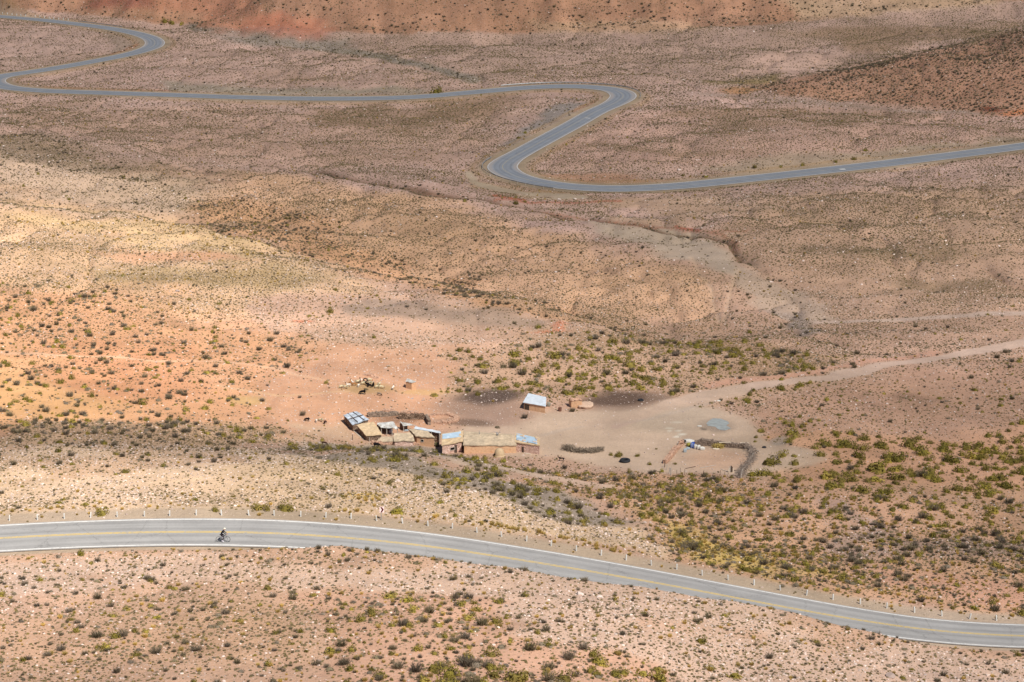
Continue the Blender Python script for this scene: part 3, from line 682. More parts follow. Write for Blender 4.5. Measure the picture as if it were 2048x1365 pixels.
def plant_mat(name, c1, c2, c3, trans=.0, f=(.35, .65)):
    """leaf colour differing from plant to plant and from clump to clump"""
    k = NT(name); oi = k.n('ShaderNodeObjectInfo'); tc = k.n('ShaderNodeTexCoord')
    n = k.n('ShaderNodeTexNoise', i_Scale=4.0, i_Detail=2.0); k.l(tc.outputs['Object'], n.inputs['Vector'])
    a = k.mix(k.ramp(n.outputs[0], *f), c1, c2)
    r = k.math('FRACT', k.math('MULTIPLY', oi.outputs['Random'], 7.31))
    a = k.mix(k.math('MULTIPLY', r, .85), a, c3)
    v = k.n('ShaderNodeMapRange', i_3=.7, i_4=1.3); k.l(oi.outputs['Random'], v.inputs[0])
    s = k.n('ShaderNodeVectorMath', operation='SCALE'); k.l(a, s.inputs[0]); k.l(v.outputs[0], s.inputs['Scale'])
    k.l(s.outputs[0], k.b.inputs['Base Color']); k.b.inputs['Roughness'].default_value = .8; k.b.inputs['Specular IOR Level'].default_value = .15
    return k.m
M_green = plant_mat('green_leaves', (.11, .095, .016), (.25, .195, .03), (.15, .11, .03))
M_gold = plant_mat('yellow_green_leaves', (.20, .155, .028), (.32, .24, .05), (.16, .125, .03))
M_grey = plant_mat('dry_twigs', (.11, .088, .066), (.18, .14, .10), (.145, .115, .06))
M_tuft = plant_mat('low_brown_scrub', (.095, .07, .04), (.18, .13, .07), (.135, .105, .04))
M_straw = plant_mat('straw_blades', (.42, .26, .06), (.52, .36, .12), (.36, .26, .08))
M_rock = plant_mat('pale_rock', (.50, .40, .34), (.61, .51, .44), (.40, .29, .24), f=(.3, .7))
M_boul = mat('whitish_boulder_rock', (232, 214, 200), .9, 3, .25, bump=.08)

def dome(n, rs, lobes, flat, rin=.7):
    L = []
    for _ in range(lobes):
        t = rs.uniform(0, 6.283); q = rs.uniform(.1, .27); L.append((q * math.cos(t), q * math.sin(t), rs.uniform(.16, .30), rs.uniform(.75, 1.2)))
    P_ = []; D_ = []
    for _ in range(n):
        cx, cy, rr, hh = L[rs.integers(len(L))]
        d = rs.normal(0, 1, 3); d[2] = abs(d[2]) * .9 - .12; d /= np.linalg.norm(d); q = rr * rs.uniform(rin, 1.04)
        P_.append(np.array((cx + d[0] * q, cy + d[1] * q, max(.01, d[2] * q * flat * 2 * hh + .02)))); D_.append(d)
    return P_, D_
def mk_green(i, m, nl=260, size=.09, flat=.78):
    rs = np.random.default_rng(100 + i); p, d = dome(nl, rs, 6 + i % 3, flat * rs.uniform(.85, 1.2)); return cards('green_shrub', p, d, size, .75, m, rs, .55, (.26, .26))
def mk_grey(i):
    rs = np.random.default_rng(200 + i); return blades('dry_shrub', 190, .17, .55, .016, .62, M_grey, rs, .10)
def mk_grey2(i):
    rs = np.random.default_rng(250 + i); p, d = dome(190, rs, 6, .5); return cards('dry_shrub', p, d, .085, .4, M_grey, rs, .8, (.28, .2))
def mk_straw(i):
    rs = np.random.default_rng(300 + i); return blades('grass_tussock', 170, .17, .55, .022, .45, M_straw, rs, .05)
def mk_tuft(i):
    rs = np.random.default_rng(400 + i); p, d = dome(44, rs, 3, .5, .6); return cards('low_scrub', p, d, .17, .7, M_tuft, rs, .6, (.34, .2))
SRC = {
    'green': [mk_green(i, M_green) for i in range(5)] + [mk_green(9, M_gold), mk_green(10, M_gold, 190, .08, .5)],
    'grey': [mk_grey(i) for i in range(3)] + [mk_grey2(i) for i in range(3)],
    'straw': [mk_straw(i) for i in range(4)],
    'tuft': [mk_tuft(i) for i in range(6)],
    'stone': [rock_mesh('stone', 500 + i, M_rock, .62) for i in range(6)],
}
# ------------------------------------------------------------------ where they grow
GRD = {k: CH[k].reshape(nr, nc) for k in CH}; GRD['size'] = SZ.reshape(nr, nc)
def look(field, x, y):
    G = GRD[field]; j = np.interp(y, ys, np.arange(len(ys))); i = np.interp(x / y, th, np.arange(len(th)))
    return G[np.rint(j).astype(int), np.rint(i).astype(int)]
def cells(y0, y1, step, half=.40, seed=0):
    rs = np.random.default_rng(seed); out = []
    for y in np.arange(y0, y1, step):
        xm = y * half + 6; xs = np.arange(-xm, xm, step) + rs.uniform(0, step)
        out.append(np.stack([xs + rs.uniform(-.5, .5, len(xs)) * step, y + rs.uniform(-.6, .6, len(xs)) * step], 1))
    return np.concatenate(out), rs
def scatter(field, y0, y1, step, smin, smax, seed, gain=1.0, cut=None, sized=False, power=2.0):
    p, rs = cells(y0, y1, step, seed=seed)
    pr = look(field, p[:, 0], p[:, 1]) * gain
    keep = rs.uniform(0, 1, len(p)) < pr
    p = p[keep]
    s = smin + (smax - smin) * rs.uniform(0, 1, len(p)) ** power
    if sized: s = s * look('size', p[:, 0], p[:, 1])
    z = H(p[:, 0], p[:, 1])
    u, v, d = project(p[:, 0], p[:, 1], z)
    ok = (u > -480) & (u < 2530) & (v > -60) & (v < 1500)
    ok &= (road_dist(p[:, 0], p[:, 1], NR, NRn)[0] > NR_HALF + .25 + s * .4)
    f_, _, i_ = road_dist(p[:, 0], p[:, 1], FR, FRn); ok &= f_ > FRw[i_] + .5 + s * .4
    return np.column_stack([p, z, s])[ok]
veg = {}
veg['green'] = np.vstack([scatter('green', 150, 420, 1.75, .45, 1.8, 1, 1.0, sized=True), scatter('green', 420, 1180, 3.0, .7, 1.7, 2, 1.0, sized=True)])
veg['grey'] = np.vstack([scatter('grey', 150, 420, 1.45, .45, 1.6, 3, .85, sized=True), scatter('grey', 150, 245, .8, .22, .7, 25, .6), scatter('grey', 420, 860, 1.3, .5, 1.35, 4, .9, sized=True), scatter('grey', 860, 1180, 2.4, .9, 1.9, 5, 1.0, sized=True)])
veg['straw'] = np.vstack([scatter('straw', 150, 420, 1.1, .3, .85, 6, .9), scatter('straw', 420, 900, 2.0, .5, 1.0, 7, .8)])
veg['tuft'] = np.vstack([scatter('tuft', 150, 330, .5, .18, .62, 8, .75), scatter('tuft', 330, 480, .6, .24, .72, 9, .9), scatter('tuft', 480, 720, .78, .38, .9, 10, .95), scatter('tuft', 720, 1180, 1.2, .55, 1.2, 12, .95)])
veg['stone'] = np.vstack([scatter('stone', 150, 300, .36, .07, .36, 13, .32, power=3.0), scatter('stone', 300, 460, .6, .12, .42, 14, .36, power=3), scatter('stone', 460, 860, 1.7, .25, .75, 15, .3, power=3), scatter('stone', 860, 1180, 3.2, .4, 1.0, 16, .25)])
# hand-placed plants that stand out in the photograph (u, v of the foot, width in pixels)
BIG_GREEN = [(1537, 929, 46), (1505, 952, 34), (1528, 951, 30), (1463, 956, 12), (1438, 962, 17), (1389, 962, 14), (1361, 955, 16), (1350, 929, 9), (1325, 944, 15), (1567, 913, 28), (1590, 914, 18), (1589, 930, 24), (1592, 965, 25), (1640, 912, 30), (1650, 893, 20), (1725, 900, 30), (1765, 897, 36), (1818, 893, 46), (1850, 907, 34), (1800, 920, 38), (1760, 945, 50), (1750, 962, 44), (1885, 900, 30), (1910, 925, 40), (1920, 945, 32),
             (1560, 840, 14), (1585, 852, 22), (1600, 835, 16), (1620, 845, 18), (1570, 848, 20), (1603, 855, 20), (1520, 864, 22), (1512, 876, 12), (1510, 884, 10), (1580, 880, 9), (1237, 913, 24), (1222, 911, 14), (1274, 913, 13), (1313, 899, 7), (1300, 930, 11), (1000, 912, 24), (1008, 924, 20), (992, 914, 14), (935, 920, 11), (955, 918, 16), (515, 838, 16), (338, 843, 16), (500, 811, 9), (90, 772, 16), (120, 630, 14), (45, 660, 12), (150, 680, 12), (20, 782, 14), (48, 800, 10),
             (517, 1019, 30), (572, 1021, 42), (535, 1020, 26), (797, 1027, 34), (205, 1030, 30), (430, 1023, 22), (1200, 1330, 34), (1098, 1292, 26), (1185, 1312, 32), (1075, 1268, 22), (817, 1255, 24), (1012, 1238, 15), (865, 1342, 38), (1400, 1285, 30), (1245, 1348, 30), (1090, 1350, 24), (1040, 1362, 40), (1130, 1362, 50), (1180, 1345, 30), (1320, 1362, 46), (980, 1340, 24), (1420, 1340, 26), (1470, 1355, 44), (935, 1318, 26), (760, 1355, 40), (700, 1340, 30), (900, 1300, 20), (660, 625, 20), (1030, 408, 16), (1032, 396, 8), (1050, 405, 9), (929, 404, 12),
             (1510, 335, 16), (1604, 332, 13), (1672, 325, 12), (1708, 320, 13), (1729, 302, 14), (1562, 335, 10), (1366, 352, 11), (1412, 355, 12), (985, 263, 0), (1050, 267, 10), (1037, 277, 12), (872, 186, 30), (330, 45, 16), (345, 48, 20), (362, 50, 12), (1110, 715, 40), (1170, 716, 20), (1030, 712, 34), (1260, 735, 34), (1075, 745, 26), (1140, 790, 24), (1060, 782, 18), (1290, 760, 26), (1230, 720, 30), (1345, 790, 20)]
for (u, v, wpx) in BIG_GREEN:
    if not wpx: continue
    g = ground(u, v); s = wpx / FPX * project(*g)[2] * 1.1
    veg['green'] = np.vstack([veg['green'], [[g[0], g[1], h1(g[0], g[1]), s]]])
for k_, (zx, zy) in enumerate([(470, 385), (570, 392), (555, 398), (815, 432), (830, 437), (890, 440), (910, 446), (925, 440), (945, 452), (985, 462), (1005, 465), (1035, 470), (1020, 462), (1085, 480), (1165, 486), (1195, 494), (1180, 490), (1290, 515), (1315, 518), (1335, 522), (1420, 532), (1435, 536), (1460, 550), (1500, 567), (1545, 572), (1590, 590), (1605, 596), (1640, 600), (1955, 525), (1985, 535), (2010, 545), (2035, 560), (100, 362), (60, 370), (30, 360), (150, 300), (190, 295), (230, 298), (110, 290)]):
    g = ground(680 + zx / 2.926, 900 + zy / 2.926); veg['straw'] = np.vstack([veg['straw'], [[g[0], g[1], h1(g[0], g[1]), (.62, .85, 1.0)[k_ % 3]]]])
BIG_STONE = [(746.6, 912, 11), (796, 963, 12), (803, 966, 7), (996, 979, 12), (950, 984, 9), (974, 1042, 9), (1020, 1011, 8), (1121, 1035, 9), (936, 967, 6), (940, 1135, 8), (1118, 400, 8), (1150, 399, 8), (1165, 398, 6), (500, 785, 9), (355, 583, 10), (1358, 341, 9), (890, 900, 5), (1075, 1004, 6), (1110, 1060, 7), (1200, 1195, 14), (1160, 1190, 18), (1880, 1195, 8), (1780, 1354, 22), (700, 936, 6), (652, 1010, 5), (1290, 1046, 7), (1395, 1280, 8), (820, 941, 5)]
for (u, v, wpx) in BIG_STONE:
    g = ground(u, v); s = wpx / FPX * project(*g)[2]
    veg['stone'] = np.vstack([veg['stone'], [[g[0], g[1], h1(g[0], g[1]), s]]])
# ------------------------------------------------------------------ small building blocks
def bm_box(bm, c, ax, hx):
    """box: centre c, three half axes (vectors)"""
    a, b, d = [np.array(q, float) for q in hx]
    vs = [bm.verts.new(tuple(np.array(c) + s1 * a + s2 * b + s3 * d)) for s1 in (-1, 1) for s2 in (-1, 1) for s3 in (-1, 1)]
    for f in ((0, 1, 3, 2), (4, 6, 7, 5), (0, 4, 5, 1), (2, 3, 7, 6), (0, 2, 6, 4), (1, 5, 7, 3)): bm.faces.new([vs[i] for i in f])
def bm_obj(name, bm, m, parent=None, smooth=False):
    bmesh.ops.recalc_face_normals(bm, faces=bm.faces[:])
    me = bpy.data.meshes.new(name); bm.to_mesh(me); bm.free()
    if smooth: me.polygons.foreach_set('use_smooth', [True] * len(me.polygons))
    for q in (m if isinstance(m, (list, tuple)) else [m]): me.materials.append(q)
    o = bpy.data.objects.new(name, me); COL.objects.link(o)
    if parent is not None: o.parent = parent
    return o
def bm_tube(bm, pts, rad, seg=6):
    pts = [np.array(p, float) for p in pts]; rad = rad if hasattr(rad, '__len__') else [rad] * len(pts); rings = []
    for i, p in enumerate(pts):
        t = pts[min(i + 1, len(pts) - 1)] - pts[max(i - 1, 0)]; t = t / (np.linalg.norm(t) + 1e-9)
        a = np.cross(t, (0, 0, 1) if abs(t[2]) < .9 else (1, 0, 0)); a /= np.linalg.norm(a); b = np.cross(t, a)
        rings.append([bm.verts.new(tuple(p + rad[i] * (math.cos(6.2832 * k / seg) * a + math.sin(6.2832 * k / seg) * b))) for k in range(seg)])
    for r0, r1 in zip(rings, rings[1:]):
        for k in range(seg): bm.faces.new((r0[k], r0[(k + 1) % seg], r1[(k + 1) % seg], r1[k]))
    bm.faces.new(rings[0][::-1]); bm.faces.new(rings[-1])
def torus(bm, c, Rr, r, ax, n=28, mseg=8, sq=1.0):
    ax = np.array(ax, float); ax /= np.linalg.norm(ax); a = np.cross(ax, (0, 0, 1) if abs(ax[2]) < .9 else (1, 0, 0)); a /= np.linalg.norm(a); b = np.cross(ax, a); rings = []
    for i in range(n):
        t = 6.2832 * i / n; d = math.cos(t) * a + math.sin(t) * b
        rings.append([bm.verts.new(tuple(np.array(c) + d * (Rr + r * math.cos(6.2832 * k / mseg)) + ax * r * sq * math.sin(6.2832 * k / mseg))) for k in range(mseg)])
    for i in range(n):
        for k in range(mseg): bm.faces.new((rings[i][k], rings[i][(k + 1) % mseg], rings[(i + 1) % n][(k + 1) % mseg], rings[(i + 1) % n][k]))
def local(o, p):      # world point -> coordinates of an unrotated empty
    return np.array(p, float) - np.array(o.location)

def stone_wall_mat(name, ca, cb, mortar, scale=4.5, width=.16):
    k = NT(name); tc = k.n('ShaderNodeTexCoord')
    v = k.n('ShaderNodeTexVoronoi', i_Scale=scale); k.l(tc.outputs['Object'], v.inputs['Vector'])
    e = k.n('ShaderNodeTexVoronoi', i_Scale=scale, feature='DISTANCE_TO_EDGE'); k.l(tc.outputs['Object'], e.inputs['Vector'])
    sp = k.n('ShaderNodeSeparateColor'); k.l(v.outputs['Color'], sp.inputs[0])
    c = k.mix(sp.outputs[0], lin(ca), lin(cb)); g = k.ramp(e.outputs['Distance'], .03, width)
    k.l(k.mix(g, lin(mortar), c), k.b.inputs['Base Color']); k.b.inputs['Roughness'].default_value = .95; k.b.inputs['Specular IOR Level'].default_value = .1
    bp = k.n('ShaderNodeBump', i_Distance=.06); k.l(g, bp.inputs['Height']); k.l(bp.outputs[0], k.b.inputs['Normal'])
    return k.m
M_adobe = mat('tan_adobe', (206, 168, 132), .95, 3, .22, .1, bump=.03, col2=(196, 148, 110))
M_adobe2 = mat('brown_adobe', (192, 152, 118), .95, 3, .2, .1, bump=.03)
M_mud = mat('mud_roof', (180, 160, 134), .95, 2.2, .28, .1, bump=.05, col2=(160, 144, 122), f2=(.38, .62), s2=.7)
M_mud2 = mat('pale_mud_roof', (184, 160, 128), .95, 2.2, .28, .1, bump=.05, col2=(184, 156, 118), s2=.9)
M_stonew = stone_wall_mat('pink_stone_masonry', (238, 208, 194), (178, 138, 122), (208, 174, 152))
M_stonew2 = stone_wall_mat('brown_stone_masonry', (176, 150, 128), (112, 90, 74), (84, 66, 52), 3.8)
M_tin = mat('grey_roof_tin', (172, 180, 188), .6, 1.6, .35, .4, .0, col2=(138, 140, 142), f2=(.45, .62), s2=1.2)
M_tinb = mat('blue_grey_roof_tin', (158, 176, 188), .5, 1.4, .2, .4, .0, col2=(190, 196, 198), f2=(.55, .7), s2=.9)
M_tinw = mat('white_roof_tin', (190, 196, 200), .55, 1.2, .2, .4, .0)
M_tinr = mat('worn_pale_tin', (184, 182, 176), .6, 2.2, .30, .3, col2=(150, 142, 130), f2=(.45, .6), s2=1.5)
M_wood = mat('grey_weathered_wood', (168, 158, 146), .9, 6, .35, .15)
M_woodd = mat('dark_wood', (78, 64, 54), .9, 6, .3, .15)
M_woodp = mat('pale_wood', (205, 190, 168), .9, 6, .25, .15)
M_dark = mat('painted_inner_shade', (28, 24, 22), .95, 4, .2, .05)  # near-black colour stands in for the shade inside windows and oven mouth
M_rubber = mat('black_rubber', (38, 38, 40), .75, 5, .25, .3)
M_rust = mat('rusty_brown_metal', (110, 76, 62), .8, 5, .3, .2)
M_clay = mat('pale_clay', (178, 154, 122), .95, 3, .14, .1, bump=.02)
M_metal = mat('galvanised_steel', (160, 164, 166), .45, 5, .15, .5, .6)
M_conc = mat('white_painted_concrete', (192, 190, 184), .8, 6, .2, .2)

def corners(E, T, hE, hT):
    base = None; z = ground((E[0][0] + E[1][0]) / 2, (E[0][1] + E[1][1]) / 2)[2]
    for _ in range(6):
        q = [Pz(*E[0], z + hE), Pz(*E[1], z + hE), Pz(*T[1], z + hT), Pz(*T[0], z + hT)]
        c = sum(q) / 4; z = h1(c[0], c[1])
    return q, z
def slab(bm, q, th, sub=5, rough=.03, rs=None):
    """roof sheet over quad q (EL, ER, TR, TL) with thickness, slightly uneven"""
    rs = rs or np.random.default_rng(3); q = [np.array(p) for p in q]; top = {}; bot = {}
    for i in range(sub + 1):
        for j in range(sub + 1):
            a, b = i / sub, j / sub
            p = (q[0] * (1 - a) + q[1] * a) * (1 - b) + (q[3] * (1 - a) + q[2] * a) * b
            e = rs.normal(0, rough); p = p + np.array((rs.normal(0, rough * .6), rs.normal(0, rough * .6), e))
            top[i, j] = bm.verts.new(tuple(p)); bot[i, j] = bm.verts.new(tuple(p - np.array((0, 0, th))))
    for i in range(sub):
        for j in range(sub):
            bm.faces.new((top[i, j], top[i + 1, j], top[i + 1, j + 1], top[i, j + 1])); bm.faces.new((bot[i, j], bot[i, j + 1], bot[i + 1, j + 1], bot[i + 1, j]))
    for i in range(sub):
        bm.faces.new((top[i, 0], bot[i, 0], bot[i + 1, 0], top[i + 1, 0])); bm.faces.new((top[i, sub], top[i + 1, sub], bot[i + 1, sub], bot[i, sub]))
        bm.faces.new((top[0, i], top[0, i + 1], bot[0, i + 1], bot[0, i])); bm.faces.new((top[sub, i], bot[sub, i], bot[sub, i + 1], top[sub, i + 1]))
def block(q, r=.7):
    q = np.array(q); c = q.mean(0)
    for a in np.linspace(0, 1, 7):
        for b in np.linspace(0, 1, 5):
            p = (q[0] * (1 - a) + q[1] * a) * (1 - b) + (q[3] * (1 - a) + q[2] * a) * b; BLOCK.append((p[0], p[1], r))
def house(name, label, cat, E, T, hE, hT, wm, rm, gable=False, th=.14, inset=.16, seed=1, openings=(), sub=6, rough=.045, walls=True):
    q, z = corners(E, T, hE, hT); rs = np.random.default_rng(seed)
    c = sum(q) / 4; root = empty(name, (c[0], c[1], z), 0, label, cat, 'buildings of the farmstead')
    L = [local(root, p) for p in q]
    bm = bmesh.new(); slab(bm, L, th, sub, rough, rs)
    full = L
    if gable:
        B = [L[3] + (L[3] - L[0]) * (1, 1, 0) + (0, 0, hE - hT), L[2] + (L[2] - L[1]) * (1, 1, 0) + (0, 0, hE - hT)]
        slab(bm, [B[1], B[0], L[3] + (0, 0, -.004), L[2] + (0, 0, -.004)], th, sub, rough, rs)
        full = [L[0], L[1], B[1], B[0]]
    bm_obj('roof', bm, rm, root)
    cc = sum(full) / 4; per = []
    for p in full:
        d = cc - p; n = np.linalg.norm(d[:2]); per.append(p + d * (inset * 1.4 / n))
    gz_ = min(h1(p[0] + c[0], p[1] + c[1]) for p in full) - z - .5
    bm = bmesh.new()
    bot = [bm.verts.new((p[0], p[1], gz_)) for p in per]; top = [bm.verts.new((p[0], p[1], p[2] - th - .005)) for p in per]
    for i in range(4):
        if gable and i in (1, 3):
            a, b = (L[2], L[3])[i == 3], None
            rp = (L[2] if i == 1 else L[3]); d = cc - rp; n = np.linalg.norm(d[:2]); rp = rp + np.array((d[0], d[1], 0)) * (inset * 1.4 / n)
            rv = bm.verts.new((rp[0], rp[1], rp[2] - th - .01)); bm.faces.new((bot[i], bot[(i + 1) % 4], top[(i + 1) % 4], rv, top[i]))
        else: bm.faces.new((bot[i], bot[(i + 1) % 4], top[(i + 1) % 4], top[i]))
    bm.faces.new(bot[::-1])
    if not gable: bm.faces.new(top)
    bm_obj('wall', bm, wm, root)
    # openings in the front wall: (kind, along, sill height, width, height)
    p0, p1 = per[0], per[1]; d = p1 - p0; d[2] = 0; wl = np.linalg.norm(d); d /= wl; nrm = np.array((d[1], -d[0], 0))
    for kind, f, z0, w, h in openings:
        g0 = z0; cpt = p0 * (1, 1, 0) + d * wl * f + np.array((0, 0, g0 + h / 2))
        if kind == 'window':
            bm = bmesh.new(); fr = .07
            for s in (-1, 1):
                bm_box(bm, cpt + d * s * (w / 2 + fr / 2) + nrm * .01, None, (d * fr / 2, nrm * .04, (0, 0, h / 2 + fr))); bm_box(bm, cpt + np.array((0, 0, s * (h / 2 + fr / 2))) + nrm * .01, None, (d * w / 2, nrm * .04, (0, 0, fr / 2)))
            wo = bm_obj('window', bm, M_wood, root)
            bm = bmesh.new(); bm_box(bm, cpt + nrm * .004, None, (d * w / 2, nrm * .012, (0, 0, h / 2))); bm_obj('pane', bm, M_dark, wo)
        else:
            bm = bmesh.new(); bm_box(bm, cpt + nrm * .01, None, (d * w / 2, nrm * .03, (0, 0, h / 2))); bm_obj('door', bm, M_woodd if kind == 'door' else M_woodp, root)
    block([p + np.array(root.location) for p in full])
    return root, L
# ------------------------------------------------------------------ houses
house('stone_house', 'small stone house with blue and tan roof left of the long house', 'house', [(883, 890.5), (926, 882.7)], [(883, 868), (927.3, 861.3)], 2.0, 2.5, M_stonew, M_mud2, seed=2, th=.16, openings=[('window', .52, .75, .75, .42), ('door', .68, .1, .5, 1.4)])
r_, L_ = bpy.data.objects['stone_house'], None
q, z = corners([(883, 890.5), (926, 882.7)], [(883, 868), (927.3, 861.3)], 2.0, 2.5)
bm = bmesh.new(); qq = [local(r_, p) + (0, 0, .06) for p in q]
def at(qq, a, b): return (qq[0] * (1 - a) + qq[1] * a) * (1 - b) + (qq[3] * (1 - a) + qq[2] * a) * b
slab(bm, [at(qq, .04, .50), at(qq, .88, .42), at(qq, .88, .92), at(qq, .04, .92)], .05, 3, .01); bm_obj('tin_sheet', bm, M_tinb, r_)
house('long_house', 'long low house with a tan mud gable roof and orange adobe front wall', 'house', [(926.5, 890.5), (1034, 891)], [(927.5, 868), (1028.4, 871.4)], 1.6, 2.35, M_adobe, M_mud, gable=True, seed=3, sub=10, rough=.045, inset=.12, th=.18)
lr = bpy.data.objects['long_house']
house('stone_house', 'pink stone house with a patched pale blue roof right of the long house', 'house', [(1030, 884), (1080, 892)], [(1030.6, 866.4), (1079, 876)], 1.75, 2.05, M_stonew, M_mud2, seed=4, th=.15, inset=.1, openings=[('door', .30, .1, .35, .95)])
r3 = bpy.data.objects['stone_house.001']; q, z = corners([(1030, 884), (1080, 892)], [(1030.6, 866.4), (1079, 876)], 1.75, 2.05); q3 = [p.copy() for p in q]
qq = [local(r3, p) + (0, 0, .06) for p in q]; bm = bmesh.new(); slab(bm, [at(qq, .06, .18), at(qq, .90, .12), at(qq, .86, .95), at(qq, .04, .96)], .05, 5, .03); bm_obj('tin_sheet', bm, M_tinb, r3)
house('adobe_house', 'adobe house with a tan mud roof and one small window in its wall', 'house', [(831, 871.8), (870, 875.5)], [(817, 857), (855, 862.6)], 1.75, 2.2, M_adobe2, M_mud, seed=5, openings=[('window', .32, .75, .4, .35)], th=.14)
house('mud_roofed_hut', 'low hut with a flat tan mud roof on pink stones beside the adobe house', 'hut', [(787, 882.5), (829, 881)], [(787, 867.2), (823.6, 865)], 1.05, 1.5, M_stonew, M_mud, seed=6)
house('mud_roofed_hut', 'hut with a large sloping tan mud roof next to the grey tin roofed hut', 'hut', [(732, 871.5), (764.5, 868.5)], [(713, 849.5), (747, 843)], 1.15, 1.75, M_stonew2, M_mud2, seed=7, rough=.05)
house('mud_ledge', 'low mud covered lean-to joining the two mud roofed huts', 'lean-to', [(752, 884.5), (787, 882.6)], [(762, 873.5), (786, 874)], .65, .8, M_stonew, M_mud, seed=17, rough=.04)
tr, TL = house('tin_roofed_hut', 'dark stone hut under a grey tin roof held down by boards', 'hut', [(705.4, 849.7), (738.7, 839)], [(686, 830), (713, 822.5)], 1.3, 1.65, M_stonew2, M_tin, seed=8, th=.06)
for f in (.33, .72):
    bm = bmesh.new(); a, b = at(TL, f, .02) + (0, 0, .1), at(TL, f, .98) + (0, 0, .1); bm_tube(bm, [a, b], .06, 4); bm_obj('board', bm, M_woodd, tr)
for f in (.45,):
    bm = bmesh.new(); a, b = at(TL, .02, f) + (0, 0, .17), at(TL, .98, f) + (0, 0, .17); bm_tube(bm, [a, b], .06, 4); bm_obj('board', bm, M_woodd, tr)
tr, TL = house('tin_roofed_shed', 'adobe shed with a clean white tin roof beside the dark manure patch', 'shed', [(1045.6, 805), (1091.7, 813.3)], [(1056.6, 786.7), (1092.5, 794.5)], 1.35, 1.7, M_adobe, M_tinw, seed=9, th=.07, rough=.008, openings=[('door', .14, .05, .9, .95)])
hut, HL = house('outhouse', 'tiny square adobe outhouse with a tilted grey tin lid beside the flock', 'hut', [(810.5, 763), (823.5, 766)], [(815.5, 757.2), (833, 763.5)], 1.35, 1.42, M_adobe2, M_tinr, seed=10, inset=.06, th=.05, rough=.01)

def canopy(name, label, E, T, hE, hT, m, nposts=3, th=.05, rough=.05, seed=1):
    q, z = corners(E, T, hE, hT); c = sum(q) / 4; root = empty(name, (c[0], c[1], z), 0, label, 'lean-to', 'buildings of the farmstead')
    L = [local(root, p) for p in q]; bm = bmesh.new(); slab(bm, L, th, 6, rough, np.random.default_rng(seed)); bm_obj('roof', bm, m, root)
    for f in np.linspace(.06, .94, nposts):
        p = at(L, f, .06); g = h1(p[0] + c[0], p[1] + c[1]) - z
        bm = bmesh.new(); bm_tube(bm, [(p[0], p[1], g - .2), (p[0], p[1], p[2] - th - .02)], .07, 6); bm_obj('post', bm, M_wood, root)
    a, b = at(L, .03, .92), at(L, .97, .92); bm = bmesh.new(); dd = b - a; zz = min(a[2], b[2]); mid = (a + b) / 2
    dd2 = np.array((dd[0], dd[1], 0)); ln = np.linalg.norm(dd2); dd2 /= ln; nn_ = np.array((dd2[1], -dd2[0], 0))
    bm_box(bm, (mid[0], mid[1], (zz - .5) / 2 - .1), None, (dd2 * ln / 2, nn_ * .15, (0, 0, (zz - .3) / 2 + .2))); bm_obj('back_wall', bm, M_stonew2, root)
    block(q); return root, L
canopy('tin_lean_to', 'open lean-to of mismatched pale tin sheets in the middle of the yard', [(761, 855.8), (797.5, 856.8)], [(752, 845.5), (786, 843.5)], 1.45, 1.65, M_tinr, 4, seed=21, rough=.07)
canopy('tin_lean_to', 'small crooked tin roofed pen cover with a white front edge', [(806, 851), (833, 851.5)], [(799, 843.5), (813, 846)], 1.15, 1.35, M_tinr, 2, seed=22)
canopy('tin_lean_to', 'long narrow white tin canopy running behind the adobe house', [(828, 857.6), (882, 867.2)], [(831, 852.6), (880.6, 863)], 1.8, 2.0, M_tinw, 4, seed=23, rough=.03)

# ------------------------------------------------------------------ dry stone walls, brushwood, fences
def px_path(pts, step=.24):
    g = [ground(u, v) for u, v in pts]; out = []
    for a, b in zip(g, g[1:]):
        n = max(1, int(np.linalg.norm((b - a)[:2]) / step))
        for i in range(n): out.append(a + (b - a) * i / n)
    out.append(g[-1]); return np.array(out)
def drystone(name, label, pts, h, wid, m, seed, cat='wall', ragged=.25, st=.26):
    p = px_path(pts, st); rs = np.random.default_rng(seed); c = p.mean(0); bm = bmesh.new()
    for i in range(len(p) - 1):
        t = p[i + 1] - p[i]; t[2] = 0; t /= np.linalg.norm(t) + 1e-9; nn_ = np.array((-t[1], t[0], 0)); z0 = h1(p[i][0], p[i][1]) - c[2] - .1
        hh = (h if not callable(h) else h(i / len(p))) * (1 + ragged * (vnoise(np.array([i * .23]), np.array([seed * 3.1]), 5)[0] * 2))
        z = 0
        while z < hh:
            s = st * rs.uniform(.42, .60); sz = st * rs.uniform(.30, .46)
            for w in (-.5, .5):
                cpt = p[i] - c + t * rs.normal(0, .04) + nn_ * (w * wid * .55 + rs.normal(0, .03)); cpt[2] = z0 + z + sz * .8
                tw = rs.normal(0, .25); a = t * math.cos(tw) + nn_ * math.sin(tw); b = -t * math.sin(tw) + nn_ * math.cos(tw)
                bm_box(bm, cpt, None, (a * s, b * wid * .34, np.array((0, 0, sz)) + a * rs.normal(0, .04)))
            z += sz * 1.75
    o = bm_obj(name, bm, m, None); o.location = c; tag(o, label, cat, 'walls and fences of the farmstead')
    for q in p[::2]: BLOCK.append((q[0], q[1], wid * .5 + .15))
    return o
